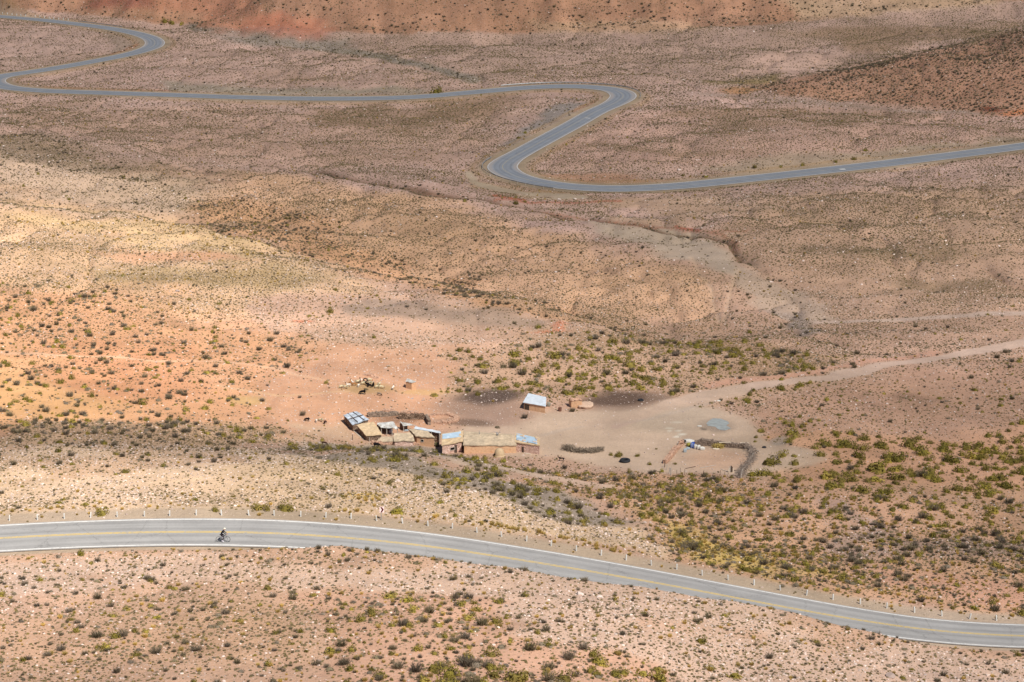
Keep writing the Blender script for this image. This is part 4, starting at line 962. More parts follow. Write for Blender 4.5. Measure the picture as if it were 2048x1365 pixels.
def brush(name, label, pts, h, wid, n, seed, m=None, cat='brushwood', lean=.5, ln=(.6, 1.6)):
    p = px_path(pts, .2); rs = np.random.default_rng(seed); c = p.mean(0); bm = bmesh.new()
    for _ in range(n):
        i = rs.integers(len(p)); f = i / max(1, len(p) - 1); hh = h(f) if callable(h) else h
        q = p[i] - c + np.array((rs.normal(0, wid * .35), rs.normal(0, wid * .35), 0)); q[2] = h1(q[0] + c[0], q[1] + c[1]) - c[2] + hh * rs.uniform(0, .7)
        d = np.array((rs.normal(0, 1), rs.normal(0, 1), rs.normal(0, lean) + lean * .4)); d /= np.linalg.norm(d); L = rs.uniform(*ln) * min(1.0, .5 + hh)
        a, b = q - d * L / 2, q + d * L / 2
        lo = -.05 + h1(q[0] + c[0], q[1] + c[1]) - c[2]; a[2] = max(a[2], lo); b[2] = max(b[2], lo)
        r = rs.uniform(.015, .045); bm_tube(bm, [a, (a + b) / 2 + rs.normal(0, .05, 3), b], [r, r * .9, r * .4], 4)
    o = bm_obj(name, bm, m or M_wood, None); o.location = c; tag(o, label, cat, 'walls and fences of the farmstead')
    for q in p[::3]: BLOCK.append((q[0], q[1], wid * .5 + .2))
    return o
M_stonedk = mat('dark_field_stone', (126, 110, 96), .95, 5, .45, .1, col2=(164, 142, 124), s2=3.0)
M_stonelt = mat('pink_field_stone', (184, 148, 124), .95, 4, .35, .1, col2=(132, 102, 84), s2=3.0)
drystone('stone_wall', 'dark dry stone back wall of the large corral with planks along its top', [(1391, 890.5), (1430, 892.5), (1497.5, 898)], 1.0, .6, M_stonedk, 31)
drystone('stone_wall', 'low tumbled pink stone wall on the left side of the large corral', [(1364, 890), (1354, 899), (1343, 913), (1330, 928)], .58, .55, M_stonelt, 32, ragged=.5)
brush('brushwood_fence', 'tangled brushwood fence of grey branches on the right side of the large corral', [(1499, 898), (1504, 908), (1506, 920), (1498, 930), (1488, 938), (1482, 950), (1479, 957)], lambda f: 1.1 - .3 * f, .9, 420, 33, mat('bleached_dead_branches', (138, 124, 112), .9, 2.5, .6, .1), lean=1.1, ln=(.7, 1.9))
brush('brushwood_pile', 'crescent pile of dead grey branches on the open yard', [(1131, 899), (1140, 901), (1155, 904), (1175, 904.5), (1190, 904), (1201, 901)], lambda f: 1.25 if f < .22 else .75, .95, 900, 34, mat('dark_dead_branches', (128, 114, 98), .9, 6, .4, .1), lean=.4, ln=(.5, 1.2))
drystone('stone_wall', 'dark stone back wall of the upper goat pen behind the lean-to', [(737, 834), (765, 833), (797, 830)], .75, .5, M_stonedk, 35)
drystone('stone_wall', 'grey block wall of the upper goat pen with rows of gaps', [(799, 838), (830, 838.5), (850, 839)], .95, .35, M_stonew2, 36, ragged=.1, st=.34)
drystone('stone_wall', 'short grey wall closing the right side of the upper goat pen', [(852, 838.5), (856, 845), (859, 851)], .9, .4, M_stonedk, 37)
drystone('stone_wall', 'ruined ring of tumbled reddish stones right of the goat pen', [(858, 833), (875, 829), (900, 831), (914, 836), (912, 843), (893, 847), (868, 846)], .34, .7, M_stonelt, 38, ragged=.8)
drystone('stone_wall', 'low pink rubble wall running along the foot of the huts', [(745, 889), (790, 889.5), (835, 890), (862, 890.5)], .5, .5, M_stonelt, 39, ragged=.4)
drystone('stone_heap', 'long heap of dark and pink stones above the goat pen', [(768, 823), (800, 826), (840, 827)], .25, .8, M_stonelt, 40, cat='stone heap', ragged=.9)
drystone('stone_heap', 'small reddish heap of stones behind the flock', [(728, 750), (745, 752), (756, 758)], .28, .9, M_stonelt, 41, cat='stone heap', ragged=.9)

def stick(name, label, cat, pts, rad, m, group=None, seg=6):
    pts = np.array(pts); c = pts[0].copy(); bm = bmesh.new(); bm_tube(bm, list(pts - c), rad, seg); o = bm_obj(name, bm, m); o.location = c
    return tag(o, label, cat, group)
for (u, v, h, r, lx) in [(1353.3, 952, 1.0, .03, 0), (1362, 947.5, .95, .03, -.1), (1368.5, 950, .95, .03, .05), (1379.5, 951, .55, .02, 0), (1389.5, 952, .6, .02, -.05), (1405, 954.6, 1.1, .045, .18), (1414.5, 955, .65, .025, .15), (1424, 954, .6, .025, .2), (1429.5, 955.5, .5, .025, -.08), (1434, 953, .5, .02, 0), (1440, 951, .85, .035, .05), (1449.4, 951, .6, .03, 0), (1456.5, 950, .55, .025, 0)]:
    g = ground(u, v); stick('fence_post', 'thin dark stake standing in the open front side of the large corral', 'fence post', [g + (0, 0, -.2), g + (lx, 0, h)], r, M_woodd, 'stakes of the corral front')
for (u, v, h, r, lx, lab) in [(1341.5, 951.5, 1.25, .10, .0, 'thick grey timber post at the front left corner of the corral'), (1329.5, 935, 1.1, .07, 0, 'dark leaning post where the pink stone wall of the corral ends'), (1481, 957, 1.5, .13, .25, 'tall bleached forked post at the front right corner of the corral'), (1333, 940, .9, .06, .1, 'pale slim post between the stone wall and the thick corner post'),
        (705, 880, .95, .07, 0, 'single brown post left of the mud roofed hut'), (739, 884, .8, .06, 0, 'short grey post below the sloping mud roof'), (757, 872, .7, .06, 0, 'dark stub of a post at the corner of the sloping mud roof')]:
    g = ground(u, v); stick('timber_post', lab, 'post', [g + (0, 0, -.3), g + (lx * .5, 0, h * .6), g + (lx, 0, h)], [r, r * .9, r * .75], M_wood if 'dark' not in lab and 'brown' not in lab else M_woodd, None)
g1 = ground(1336, 948); stick('timber_post', 'second grey timber post leaning against the thick corner post', 'post', [g1 + (0.15, .1, -.2), g1 + (.3, .1, 1.0)], .08, M_wood)
g = ground(1462, 945); gt = empty('board_gate', g, 0, 'small gate of dark and white upright boards beside the brushwood fence', 'gate')
for i, (x, h, m_) in enumerate([(-.32, .75, M_woodp), (-.16, 1.05, M_wood), (.0, 1.15, M_woodd), (.16, 1.0, M_woodd), (.32, .7, M_woodp)]):
    bm = bmesh.new(); bm_box(bm, (x, 0, h / 2 - .05), None, ((.075, 0, 0), (0, .025, 0), (0, 0, h / 2))); bm_obj('board', bm, m_, gt)
for (a, b, r, lab) in [((1371, 938), (1391, 934), .05, 'dark broken pole lying just inside the front of the corral'), ((1400, 937), (1432, 931), .05, 'thin bent branch lying across the sand inside the corral'), ((1442, 939.5), (1455, 944), .05, 'pale pole lying beside the board gate'), ((1468, 942), (1478, 941), .06, 'dark pole between the board gate and the tall forked post'), ((1438, 886.3), (1462, 887), .07, 'white plank lying on top of the corral back wall'), ((1480, 889.5), (1497, 890), .07, 'short white plank at the right end of the corral back wall'),
        ((1048, 907), (1062, 910), .08, 'pale plank lying at the foot of the pink stone house'), ((1106, 817), (1113, 819.5), .07, 'pale plank lying between the white roofed shed and the barrel'), ((700, 856), (722, 876), .08, 'long pale pole lying down the bank beside the mud roof'), ((712, 858), (724, 869), .06, 'thin pole leaning beside the sloping mud roof'), ((713, 866), (727, 880), .06, 'white crooked pole on the bare bank below the huts'), ((1511, 901), (1519, 910), .07, 'pale beam leaning out of the brushwood fence'), ((1496, 925), (1507, 912), .06, 'bleached branch leaning against the brushwood fence')]:
    lift = .85 if 'top of the corral' in lab or 'right end of the corral' in lab else .05
    ga, gb = ground(*a), ground(*b)
    if lift > .5: ga, gb = Pz(*a, -22.6), Pz(*b, -22.6); ga[2] = h1(ga[0], ga[1]) + lift; gb[2] = h1(gb[0], gb[1]) + lift
    stick('loose_pole' if 'plank' not in lab else 'loose_plank', lab, 'plank' if 'plank' in lab else 'pole', [ga + (0, 0, lift if lift < .5 else .05), gb + (0, 0, (lift if lift < .5 else .05) + (.5 if 'leaning' in lab else 0))], r, M_woodd if 'dark' in lab else (M_woodp if 'pale' in lab or 'white' in lab else M_wood), 'poles and planks lying about')
# sticks on the ridge of the long house
for (u, v, lab, n) in [(958, 869.5, 'single grey stick ornament on the ridge of the long house', 2), (995, 871, 'spray of grey sticks on the ridge of the long house', 6)]:
    p = Pz(u, v, lr.location[2] + 2.33); rs = np.random.default_rng(n); bm = bmesh.new()
    for i in range(n): bm_tube(bm, [(0, 0, -.06), (rs.normal(0, .12), rs.normal(0, .1), .3), (rs.normal(0, .30 if n > 2 else .08), rs.normal(0, .15), rs.uniform(.5, .85))], [.05, .04, .02], 5)
    o = bm_obj('ridge_ornament', bm, M_metal); o.location = p; tag(o, lab, 'ornament')
# ------------------------------------------------------------------ oven, barrels, tyres, sacks
g = Pz(998.8, 909, -23.9); g[2] = h1(g[0], g[1]); ov = empty('clay_oven', g, 0, 'pale domed clay oven in front of the long house', 'oven'); bm = bmesh.new(); ringsN = 20
prof = [(.95, -.3), (.95, .12), (.86, .16), (.85, .3), (.8, .62), (.66, .98), (.42, 1.24), (.15, 1.36), (.0, 1.37)]
rr = [[bm.verts.new((r * math.cos(6.2832 * k / ringsN), r * math.sin(6.2832 * k / ringsN), zz)) for k in range(ringsN)] for r, zz in prof[:-1]]; tp = bm.verts.new((0, 0, 1.37))
for a, b in zip(rr, rr[1:]):
    for k_ in range(ringsN): bm.faces.new((a[k_], a[(k_ + 1) % ringsN], b[(k_ + 1) % ringsN], b[k_]))
for k_ in range(ringsN): bm.faces.new((rr[-1][k_], rr[-1][(k_ + 1) % ringsN], tp))
bm_obj('dome', bm, M_clay, ov, True)
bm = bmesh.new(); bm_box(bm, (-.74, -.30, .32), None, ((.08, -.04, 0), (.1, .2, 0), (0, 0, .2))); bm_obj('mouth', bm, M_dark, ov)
BLOCK.append((g[0], g[1], 1.0))
def drum(u, v, r, h, m, lab):
    g = ground(u, v); root = empty('barrel', g, 0, lab, 'barrel'); bm = bmesh.new(); n = 18
    pr = [(0, -.03), (r, -.03), (r, h * .32), (r * 1.05, h * .34), (r, h * .36), (r, h * .65), (r * 1.05, h * .67), (r, h * .69), (r, h), (r * .92, h), (r * .92, h - .05), (0, h - .05)]
    R_ = [[bm.verts.new((q * math.cos(6.2832 * k / n), q * math.sin(6.2832 * k / n), zz)) for k in range(n)] for q, zz in pr[1:-1]]
    for a, b in zip(R_, R_[1:]):
        for k_ in range(n): bm.faces.new((a[k_], a[(k_ + 1) % n], b[(k_ + 1) % n], b[k_]))
    bm.faces.new(R_[0][::-1]); bm.faces.new(R_[-1]); bm_obj('drum', bm, m, root); bm = bmesh.new(); torus(bm, (0, 0, h), r, .02, (0, 0, 1), 18, 5); bm_obj('rim', bm, m, root); return root
drum(1119.8, 822.5, .30, .62, M_rust, 'rusty brown barrel standing alone between the white roofed shed and the ruin')
drum(1360.5, 890, .30, .55, M_rust, 'dark red barrel at the upper end of the pink corral wall')
drum(1386, 895, .26, .85, mat('blue_plastic', (44, 78, 160), .5, 4, .1, .4), 'upright blue plastic barrel among the sacks in the corral')
def tyre(u, v, Rr, r, lab, dz=0., tilt=(0, 0, 1), stack=1):
    g = ground(u, v); root = empty('tyre', g + (0, 0, dz), 0, lab, 'tyre'); bm = bmesh.new()
    for i in range(stack): torus(bm, (0, 0, r * .9 + i * r * 1.8), Rr, r, tilt, 28, 8, .95)
    bm_obj('rubber', bm, M_rubber, root, True); BLOCK.append((g[0], g[1], Rr + .2)); return root
tyre(1250, 924, .62, .26, 'huge black tyre used as a trough right of the bushes on the open yard', stack=1)
tyre(1281.5, 802, .36, .17, 'black tyre lying on the dark manure patch')
tyre(1367, 889, .32, .14, 'black tyre on the top left corner of the corral wall', .45)
tyre(1528.5, 896, .24, .12, 'small black tyre outside the right end of the corral back wall')
tyre(731, 764, .34, .10, 'grey tyre standing on edge behind the flock', .26, (.25, 1, .25))
def sack(u, v, w, d, h, m, lab, cat='sack', seed=0, dz=0):
    rs = np.random.default_rng(seed); g = ground(u, v); bm = bmesh.new(); bmesh.ops.create_icosphere(bm, subdivisions=3, radius=1.0)
    for q in bm.verts:
        p = np.array(q.co); n_ = fbm(np.array([p[0] * 2 + seed]), np.array([p[1] * 2 + p[2]]), seed, 3)[0]
        p = np.sign(p) * np.abs(p) ** .62 * (1 + .35 * n_); q.co = (p[0] * w / 2, p[1] * d / 2, max(-.05, p[2] * h / 2 + h * .42))
    o = bm_obj('sack' if cat == 'sack' else cat.replace(' ', '_'), bm, m, None, True); o.location = g + (0, 0, dz); tag(o, lab, cat); BLOCK.append((g[0], g[1], w / 2)); return o
M_sackw = mat('white_woven_plastic', (196, 192, 182), .7, 4, .14, .2); M_sackg = mat('grey_sheet', (150, 160, 164), .7, 4, .2, .2); M_sackb = mat('faded_blue_sheet', (106, 120, 156), .7, 3, .3, .2); M_straw2 = mat('straw_heap', (172, 150, 88), .95, 14, .4, .05)
sack(1377, 887, 1.9, .9, .75, M_sackw, 'white tarpaulin bundle slumped over the corral wall beside the tyre', 'bundle', 1)
sack(1378, 893, .8, .7, .7, mat('olive_sheet', (140, 132, 64), .9, 4, .3, .1), 'olive green bundle between the white tarpaulin and the blue barrel', 'bundle', 2)
sack(1383.5, 896, .5, .5, .95, M_sackb, 'faded grey blue bundle standing left of the blue barrel', 'bundle', 3)
sack(1391, 898, .55, .5, .85, M_sackw, 'white sack standing right of the blue barrel', 'sack', 4)
sack(1397, 899, .6, .5, .80, M_sackw, 'middle white sack in the row beside the blue barrel', 'sack', 5)
sack(1404, 900.5, .9, .5, .6, M_sackw, 'white sack fallen over at the right end of the row', 'sack', 6)
sack(1370, 905, .55, .4, .75, M_sackg, 'grey tin sheets and rags heaped inside the left of the corral', 'rag heap', 7)
sack(1376, 899, .7, .5, .4, M_sackg, 'low pale grey bundle behind the rag heap in the corral', 'bundle', 8)
sack(1432, 898.5, 1.2, .5, .10, M_woodp, 'flat pale slab lying in front of the yellow straw heap', 'slab', 10)
brush('straw_heap', 'yellow straw heap against the middle of the corral back wall', [(1431, 896), (1437, 896.5), (1443, 896.5)], .8, .55, 260, 62, M_straw2, 'straw heap', 1.6, (.4, 1.0))
sack(781, 866, .6, .5, .55, mat('white_and_grey_rags', (190, 186, 196), .8, 5, .5, .1), 'pile of pale rags under the open lean-to', 'rag heap', 12)
sack(813, 863, .7, .4, .35, M_sackg, 'grey bundle on the wall between the huts', 'bundle', 13)
sack(1097, 813, .7, .6, .85, mat('grey_brush_and_rags', (128, 124, 112), .9, 8, .6, .1), 'heap of grey brush and rags against the right end of the white roofed shed', 'rag heap', 14)
sack(874, 893, .8, .7, .75, mat('dark_olive_heap', (96, 90, 62), .9, 8, .5, .1), 'dark olive heap in the gap left of the blue roofed stone house', 'heap', 15)
sack(1437, 803, .7, .3, .22, M_sackw, 'pale crumpled sheet lying beside the dirt track', 'sheet', 18)
sack(1399, 853.5, .75, .4, .18, M_sackw, 'crumpled white sheet lying left of the grey puddle', 'sheet', 19)
brush('dead_shrub', 'small dead black shrub standing beside the dirt track', [(1461, 809), (1464, 809)], .6, .35, 36, 61, M_woodd, 'dead shrub', 1.2, (.3, .7))
# ruined adobe block with a mound behind it
house('ruined_adobe_hut', 'ruined adobe hut with a dark doorway end and rubble on top beside the barrel', 'ruin', [(1142, 801), (1164.5, 801.4)], [(1137, 795.5), (1160, 796)], 1.45, 1.4, M_adobe, M_stonelt, seed=14, th=.10, inset=.05, rough=.09, sub=8)
rr_ = bpy.data.objects['ruined_adobe_hut']
sack(1171, 814, 2.6, 3.4, .7, mat('rubble_earth', (188, 158, 134), .95, 6, .35, .1, col2=(206, 180, 158), s2=5), 'sloping mound of pale rubble leaning on the ruined adobe hut', 'mound', 16)
# puddle
pud = [(1412.5, 847), (1425, 837.5), (1440.6, 837.5), (1456, 843.8), (1459, 847), (1453, 851.6), (1462.5, 857.8), (1450, 861.7), (1437.5, 860), (1429.7, 854), (1415.6, 852.4)]
pp = np.array([ground(*q) for q in pud]); cen = pp.mean(0); zc = h1(cen[0], cen[1]) + .04
V = [(0, 0, 0)]; Fp = []; n = 66
for i in range(n):
    f = i / n * len(pp); a, b = pp[int(f) % len(pp)], pp[(int(f) + 1) % len(pp)]; p = a + (b - a) * (f % 1) - cen; s = 1 + .07 * vnoise(np.array([i * .7]), np.array([3.3]), 2)[0]; V.append((p[0] * s, p[1] * s, h1(cen[0] + p[0] * s, cen[1] + p[1] * s) + .025 - zc))
for i in range(n): Fp.append((0, 1 + i, 1 + (i + 1) % n))
k = NT('grey_shallow_water'); tcp = k.n('ShaderNodeTexCoord'); np_ = k.n('ShaderNodeTexNoise', i_Scale=1.1, i_Detail=5.0); k.l(tcp.outputs['Object'], np_.inputs['Vector']); k.l(k.mix(k.ramp(np_.outputs[0], .35, .68), (.34, .36, .33), (.24, .235, .21)), k.b.inputs['Base Color']); k.b.inputs['Roughness'].default_value = .5
po = mesh_obj('puddle', V, Fp, k.m); po.location = (cen[0], cen[1], zc); po['kind'] = 'structure'
# stones weighing down the patched tin roof
rs = np.random.default_rng(9)
for i in range(11):
    a, b = rs.uniform(.1, .95), rs.uniform(.1, .9); p = (q3[0] * (1 - a) + q3[1] * a) * (1 - b) + (q3[3] * (1 - a) + q3[2] * a) * b
    o = bpy.data.objects.new('roof_stone', SRC['stone'][i % 6]); COL.objects.link(o); o.location = p + (0, 0, .08); o.scale = (rs.uniform(.2, .5),) * 2 + (rs.uniform(.2, .35),); o.rotation_euler = (0, 0, rs.uniform(0, 6))
    tag(o, 'stone weighing down the patched pale blue tin roof', 'stone', 'stones on the patched tin roof')

# ------------------------------------------------------------------ guard posts, sign, guard rails
def post_mesh(name, w, h):
    bm = bmesh.new(); 
    for z0, z1, a, b in ((-.3, h - .06, w / 2, w / 2 * .92), (h - .06, h, w / 2 * .92, w / 2 * .62)):
        v0 = [bm.verts.new((sx * a, sy * a, z0)) for sx, sy in ((-1, -1), (1, -1), (1, 1), (-1, 1))]; v1 = [bm.verts.new((sx * b, sy * b, z1)) for sx, sy in ((-1, -1), (1, -1), (1, 1), (-1, 1))]
        for i in range(4): bm.faces.new((v0[i], v0[(i + 1) % 4], v1[(i + 1) % 4], v1[i]))
    bm.faces.new(v1); me = bpy.data.meshes.new(name); bm.to_mesh(me); bm.free(); me.materials.append(M_conc); return me
PM = post_mesh('guard_post', .15, .70); PM2 = post_mesh('guard_post', .36, 1.0)
pz1 = [(x / 2.926, 900 + y / 2.926) for x, y in zip((55, 220, 377, 530, 687, 845, 993, 1149, 1297, 1457, 1605, 1760, 1907), (415, 410, 403, 397, 393, 390, 387, 383, 383, 384, 385, 390, 396))]
pz2 = [(680 + x / 2.926, 900 + y / 2.926) for x, y in zip((65, 215, 367, 515, 657, 802, 946, 1092, 1236, 1383, 1528, 1674, 1822, 1971), (402, 415, 430, 446, 460, 484, 508, 535, 562, 592, 618, 646, 676, 700))]
pz3 = [(1348 + x / 2.926, 900 + y / 2.926) for x, y in zip((165, 317, 468, 622, 775, 930, 1090, 1245, 1407, 1567, 1730, 1887), (735, 762, 792, 822, 852, 877, 903, 927, 952, 973, 990, 1000))]
def put_post(u, v, me, lab, grp):
    g = ground(u, v); o = bpy.data.objects.new('guard_post', me); COL.objects.link(o); o.location = g; o.rotation_euler = (rng.normal(0, .07), rng.normal(0, .07), .12 + rng.normal(0, .1))
    tag(o, lab, 'guard post', grp); BLOCK.append((g[0], g[1], .3))
for u, v in pz1 + pz2 + pz3: put_post(u, v, PM, 'short white guard post along the outer shoulder of the paved road', 'guard posts along the paved road')
for x, y in zip((30, 85, 138, 191, 240, 293, 402, 455, 508, 560, 614, 668, 722, 776), (47, 53, 60, 65, 69, 74, 82, 87, 94, 100, 106, 110, 115, 120)):
    put_post(x / 5.69, 20 + y / 5.69, PM2, 'tiny white guard post lining the far end of the winding road under the red hill', 'guard posts of the winding road')
g = ground(762.6, 1040.5); sg = empty('chevron_sign', g, .15, 'curve sign with one dark chevron pointing right on a thin pole', 'road sign'); bm = bmesh.new(); bm_tube(bm, [(0, 0, -.3), (0, 0, 1.5)], .04, 8); bm_obj('pole', bm, M_metal, sg)
bm = bmesh.new(); bm_box(bm, (.08, -.05, 1.36), None, ((.27, .0, 0), (0, .012, 0), (0, 0, .38))); pn = bm_obj('panel', bm, mat('pale_sign_panel', (236, 206, 200), .6, 5, .05, .3), sg)
bm = bmesh.new(); sh = [(-.16, .34), (.04, .34), (.26, 0), (.04, -.34), (-.16, -.34), (.04, 0)]; lo = [bm.verts.new((.06 + x, -.066, 1.36 + z_)) for x, z_ in sh]; hi = [bm.verts.new((.06 + x, -.074, 1.36 + z_)) for x, z_ in sh]
for Q in (lo, hi): bm.faces.new((Q[0], Q[1], Q[2], Q[5])); bm.faces.new((Q[5], Q[2], Q[3], Q[4]))
for i in range(6): bm.faces.new((lo[i], lo[(i + 1) % 6], hi[(i + 1) % 6], hi[i]))
bm_obj('chevron', bm, mat('dark_maroon_paint', (70, 12, 16), .6, 5, .05, .3), pn)
def guard_rail(i0, i1, side, off, lab):
    idx = list(range(i0, i1 + 1)); P_ = np.array([[FR[i, 0] + FRn[i, 0] * side * (FRw[i] + off), FR[i, 1] + FRn[i, 1] * side * (FRw[i] + off), 0] for i in idx]); P_[:, 2] = H(P_[:, 0], P_[:, 1]); c = P_[len(P_) // 2].copy(); root = empty('guard_rail', c, 0, lab, 'guard rail', 'guard rails at the hairpin bends')
    bm = bmesh.new(); rings = []
    for i, p in zip(idx, P_):
        n_ = np.array((FRn[i, 0], FRn[i, 1], 0)) * side; rings.append([bm.verts.new(tuple(p - c + n_ * a + np.array((0, 0, z_)))) for a, z_ in ((0, .50), (-.05, .56), (-.05, .62), (0, .66), (-.05, .70), (-.05, .76), (0, .82), (.04, .82), (.04, .5))])
    for a, b in zip(rings, rings[1:]):
        for k_ in range(9): bm.faces.new((a[k_], a[(k_ + 1) % 9], b[(k_ + 1) % 9], b[k_]))
    bm_obj('beam', bm, M_metal, root)
    for q in range(0, len(P_), 2):
        n_ = np.array((FRn[idx[q], 0], FRn[idx[q], 1], 0)) * side
        bm = bmesh.new(); bm_box(bm, P_[q] - c + n_ * .12 + np.array((0, 0, .3)), None, ((.06, 0, 0), (0, .06, 0), (0, 0, .5))); bm_obj('post', bm, M_wood, root)
def fidx(u, v): return int(np.argmin((FRu - u) ** 2 + (FRv - v) ** 2))
guard_rail(fidx(1127, 372), fidx(1018, 320), 1, 1.6, 'steel guard rail around the outside of the lower hairpin bend')
guard_rail(fidx(1246, 198), fidx(1010, 179), -1, 1.6, 'steel guard rail around the outside of the upper hairpin bend')
guard_rail(fidx(225, 58), fidx(140, 46), -1, 1.4, 'pale guard rail beside the far end of the winding road')

# ------------------------------------------------------------------ animals (one continuous skin each)
def skin_mesh(name, verts, edges, radii, root=0, sub=1):
    me = bpy.data.meshes.new(name + '_skeleton'); me.from_pydata([tuple(v) for v in verts], edges, []); o = bpy.data.objects.new(name, me); COL.objects.link(o)
    md = o.modifiers.new('skin', 'SKIN'); md.use_smooth_shade = True
    for i, r in enumerate(radii):
        sv = me.skin_vertices[0].data[i]; r = r if hasattr(r, '__len__') else (r, r); sv.radius = r; sv.use_root = (i == root)
    if sub: o.modifiers.new('smooth', 'SUBSURF').levels = sub
    dg = bpy.context.evaluated_depsgraph_get(); m2 = bpy.data.meshes.new_from_object(o.evaluated_get(dg)); bpy.data.objects.remove(o); m2.name = name
    return m2
def quadruped(kind, pose):
    W = {'sheep': 1.0, 'goat': .82, 'dog': .6}[kind]
    v = [(-.42, 0, .60), (-.15, 0, .60), (.15, 0, .59), (.36, 0, .60)]; r = [.19 * W, .235 * W, .245 * W, .20 * W]; e = [(0, 1), (1, 2), (2, 3)]
    if pose == 'graze': nk = [(.52, 0, .52), (.62, 0, .32), (.70, 0, .20), (.74, 0, .08)]
    elif pose == 'up': nk = [(.46, 0, .78), (.52, 0, .98), (.60, 0, 1.07), (.74, 0, 1.02)]
    else: nk = [(.50, 0, .70), (.60, 0, .82), (.66, 0, .86), (.80, 0, .79)]
    i = len(v); v += nk; r += [.125 * W, .085, .082, .045]; e += [(3, i), (i, i + 1), (i + 1, i + 2), (i + 2, i + 3)]; hd = i + 2
    for s in (-1, 1):     # ears
        j = len(v); h = v[hd]; v += [(h[0] - .05, s * .10, h[2] + .04), (h[0] - .08, s * .17, h[2] + .01)]; r += [.028, .016]; e += [(hd, j), (j, j + 1)]
    if kind == 'goat':
        for s in (-1, 1):
            j = len(v); h = v[hd]; v += [(h[0] - .03, s * .04, h[2] + .12), (h[0] - .14, s * .06, h[2] + .22)]; r += [.02, .008]; e += [(hd, j), (j, j + 1)]
    for s in (-1, 1):
        j = len(v); y = .115 * W * s + .02 * s; v += [(.36, y, .46), (.37, y, .28), (.345, y, .06), (.375, y, .0)]; r += [.085 * W, .046, .034, .038]; e += [(3, j), (j, j + 1), (j + 1, j + 2), (j + 2, j + 3)]
        j = len(v); v += [(-.40, y, .48), (-.31, y, .36), (-.47, y, .22), (-.43, y, .05), (-.40, y, .0)]; r += [.115 * W, .07, .038, .034, .038]; e += [(0, j), (j, j + 1), (j + 1, j + 2), (j + 2, j + 3), (j + 3, j + 4)]
    j = len(v); v += [(-.58, 0, .62), (-.64, 0, .46 if kind != 'goat' else .72)]; r += [.045, .03]; e += [(0, j), (j, j + 1)]
    return skin_mesh(kind, v, e, r, 1)
BASEQ = {(k_, p_): quadruped(k_, p_) for k_, p_ in (('sheep', 'graze'), ('sheep', 'stand'), ('goat', 'up'), ('goat', 'graze'), ('dog', 'stand'))}
FUR = {n_: mat(n_, c_, .95, 14, .22, .05) for n_, c_ in (('cream_fleece', (186, 172, 140)), ('black_fleece', (26, 23, 24)), ('white_hair', (208, 198, 184)), ('brown_hair', (150, 106, 66)), ('grey_brown_hair', (118, 104, 92)), ('dark_brown_hair', (58, 40, 32)))}
ACACHE = {}
def animal(kind, pose, u, v, deg, body, head, lab, legs=None, grp='sheep and goats of the flock', sc=.78):
    key = (kind, pose, body, head, legs)
    if key not in ACACHE:
        me = BASEQ[kind, pose].copy(); me.name = kind; me.materials.clear()
        for q in (body, head, legs or body): me.materials.append(FUR[q])
        c = np.zeros(len(me.polygons) * 3); me.polygons.foreach_get('center', c); c = c.reshape(-1, 3)
        me.polygons.foreach_set('material_index', np.where((c[:, 0] > .46) & (c[:, 2] < 2), 1, np.where(c[:, 2] < .3, 2, 0)).astype(np.int32)); ACACHE[key] = me
    g = ground(u, v); o = bpy.data.objects.new(kind, ACACHE[key]); COL.objects.link(o); o.location = g; o.rotation_euler = (0, 0, R(deg)); o.scale = (sc,) * 3
    tag(o, lab, kind, grp); BLOCK.append((g[0], g[1], .5)); return o
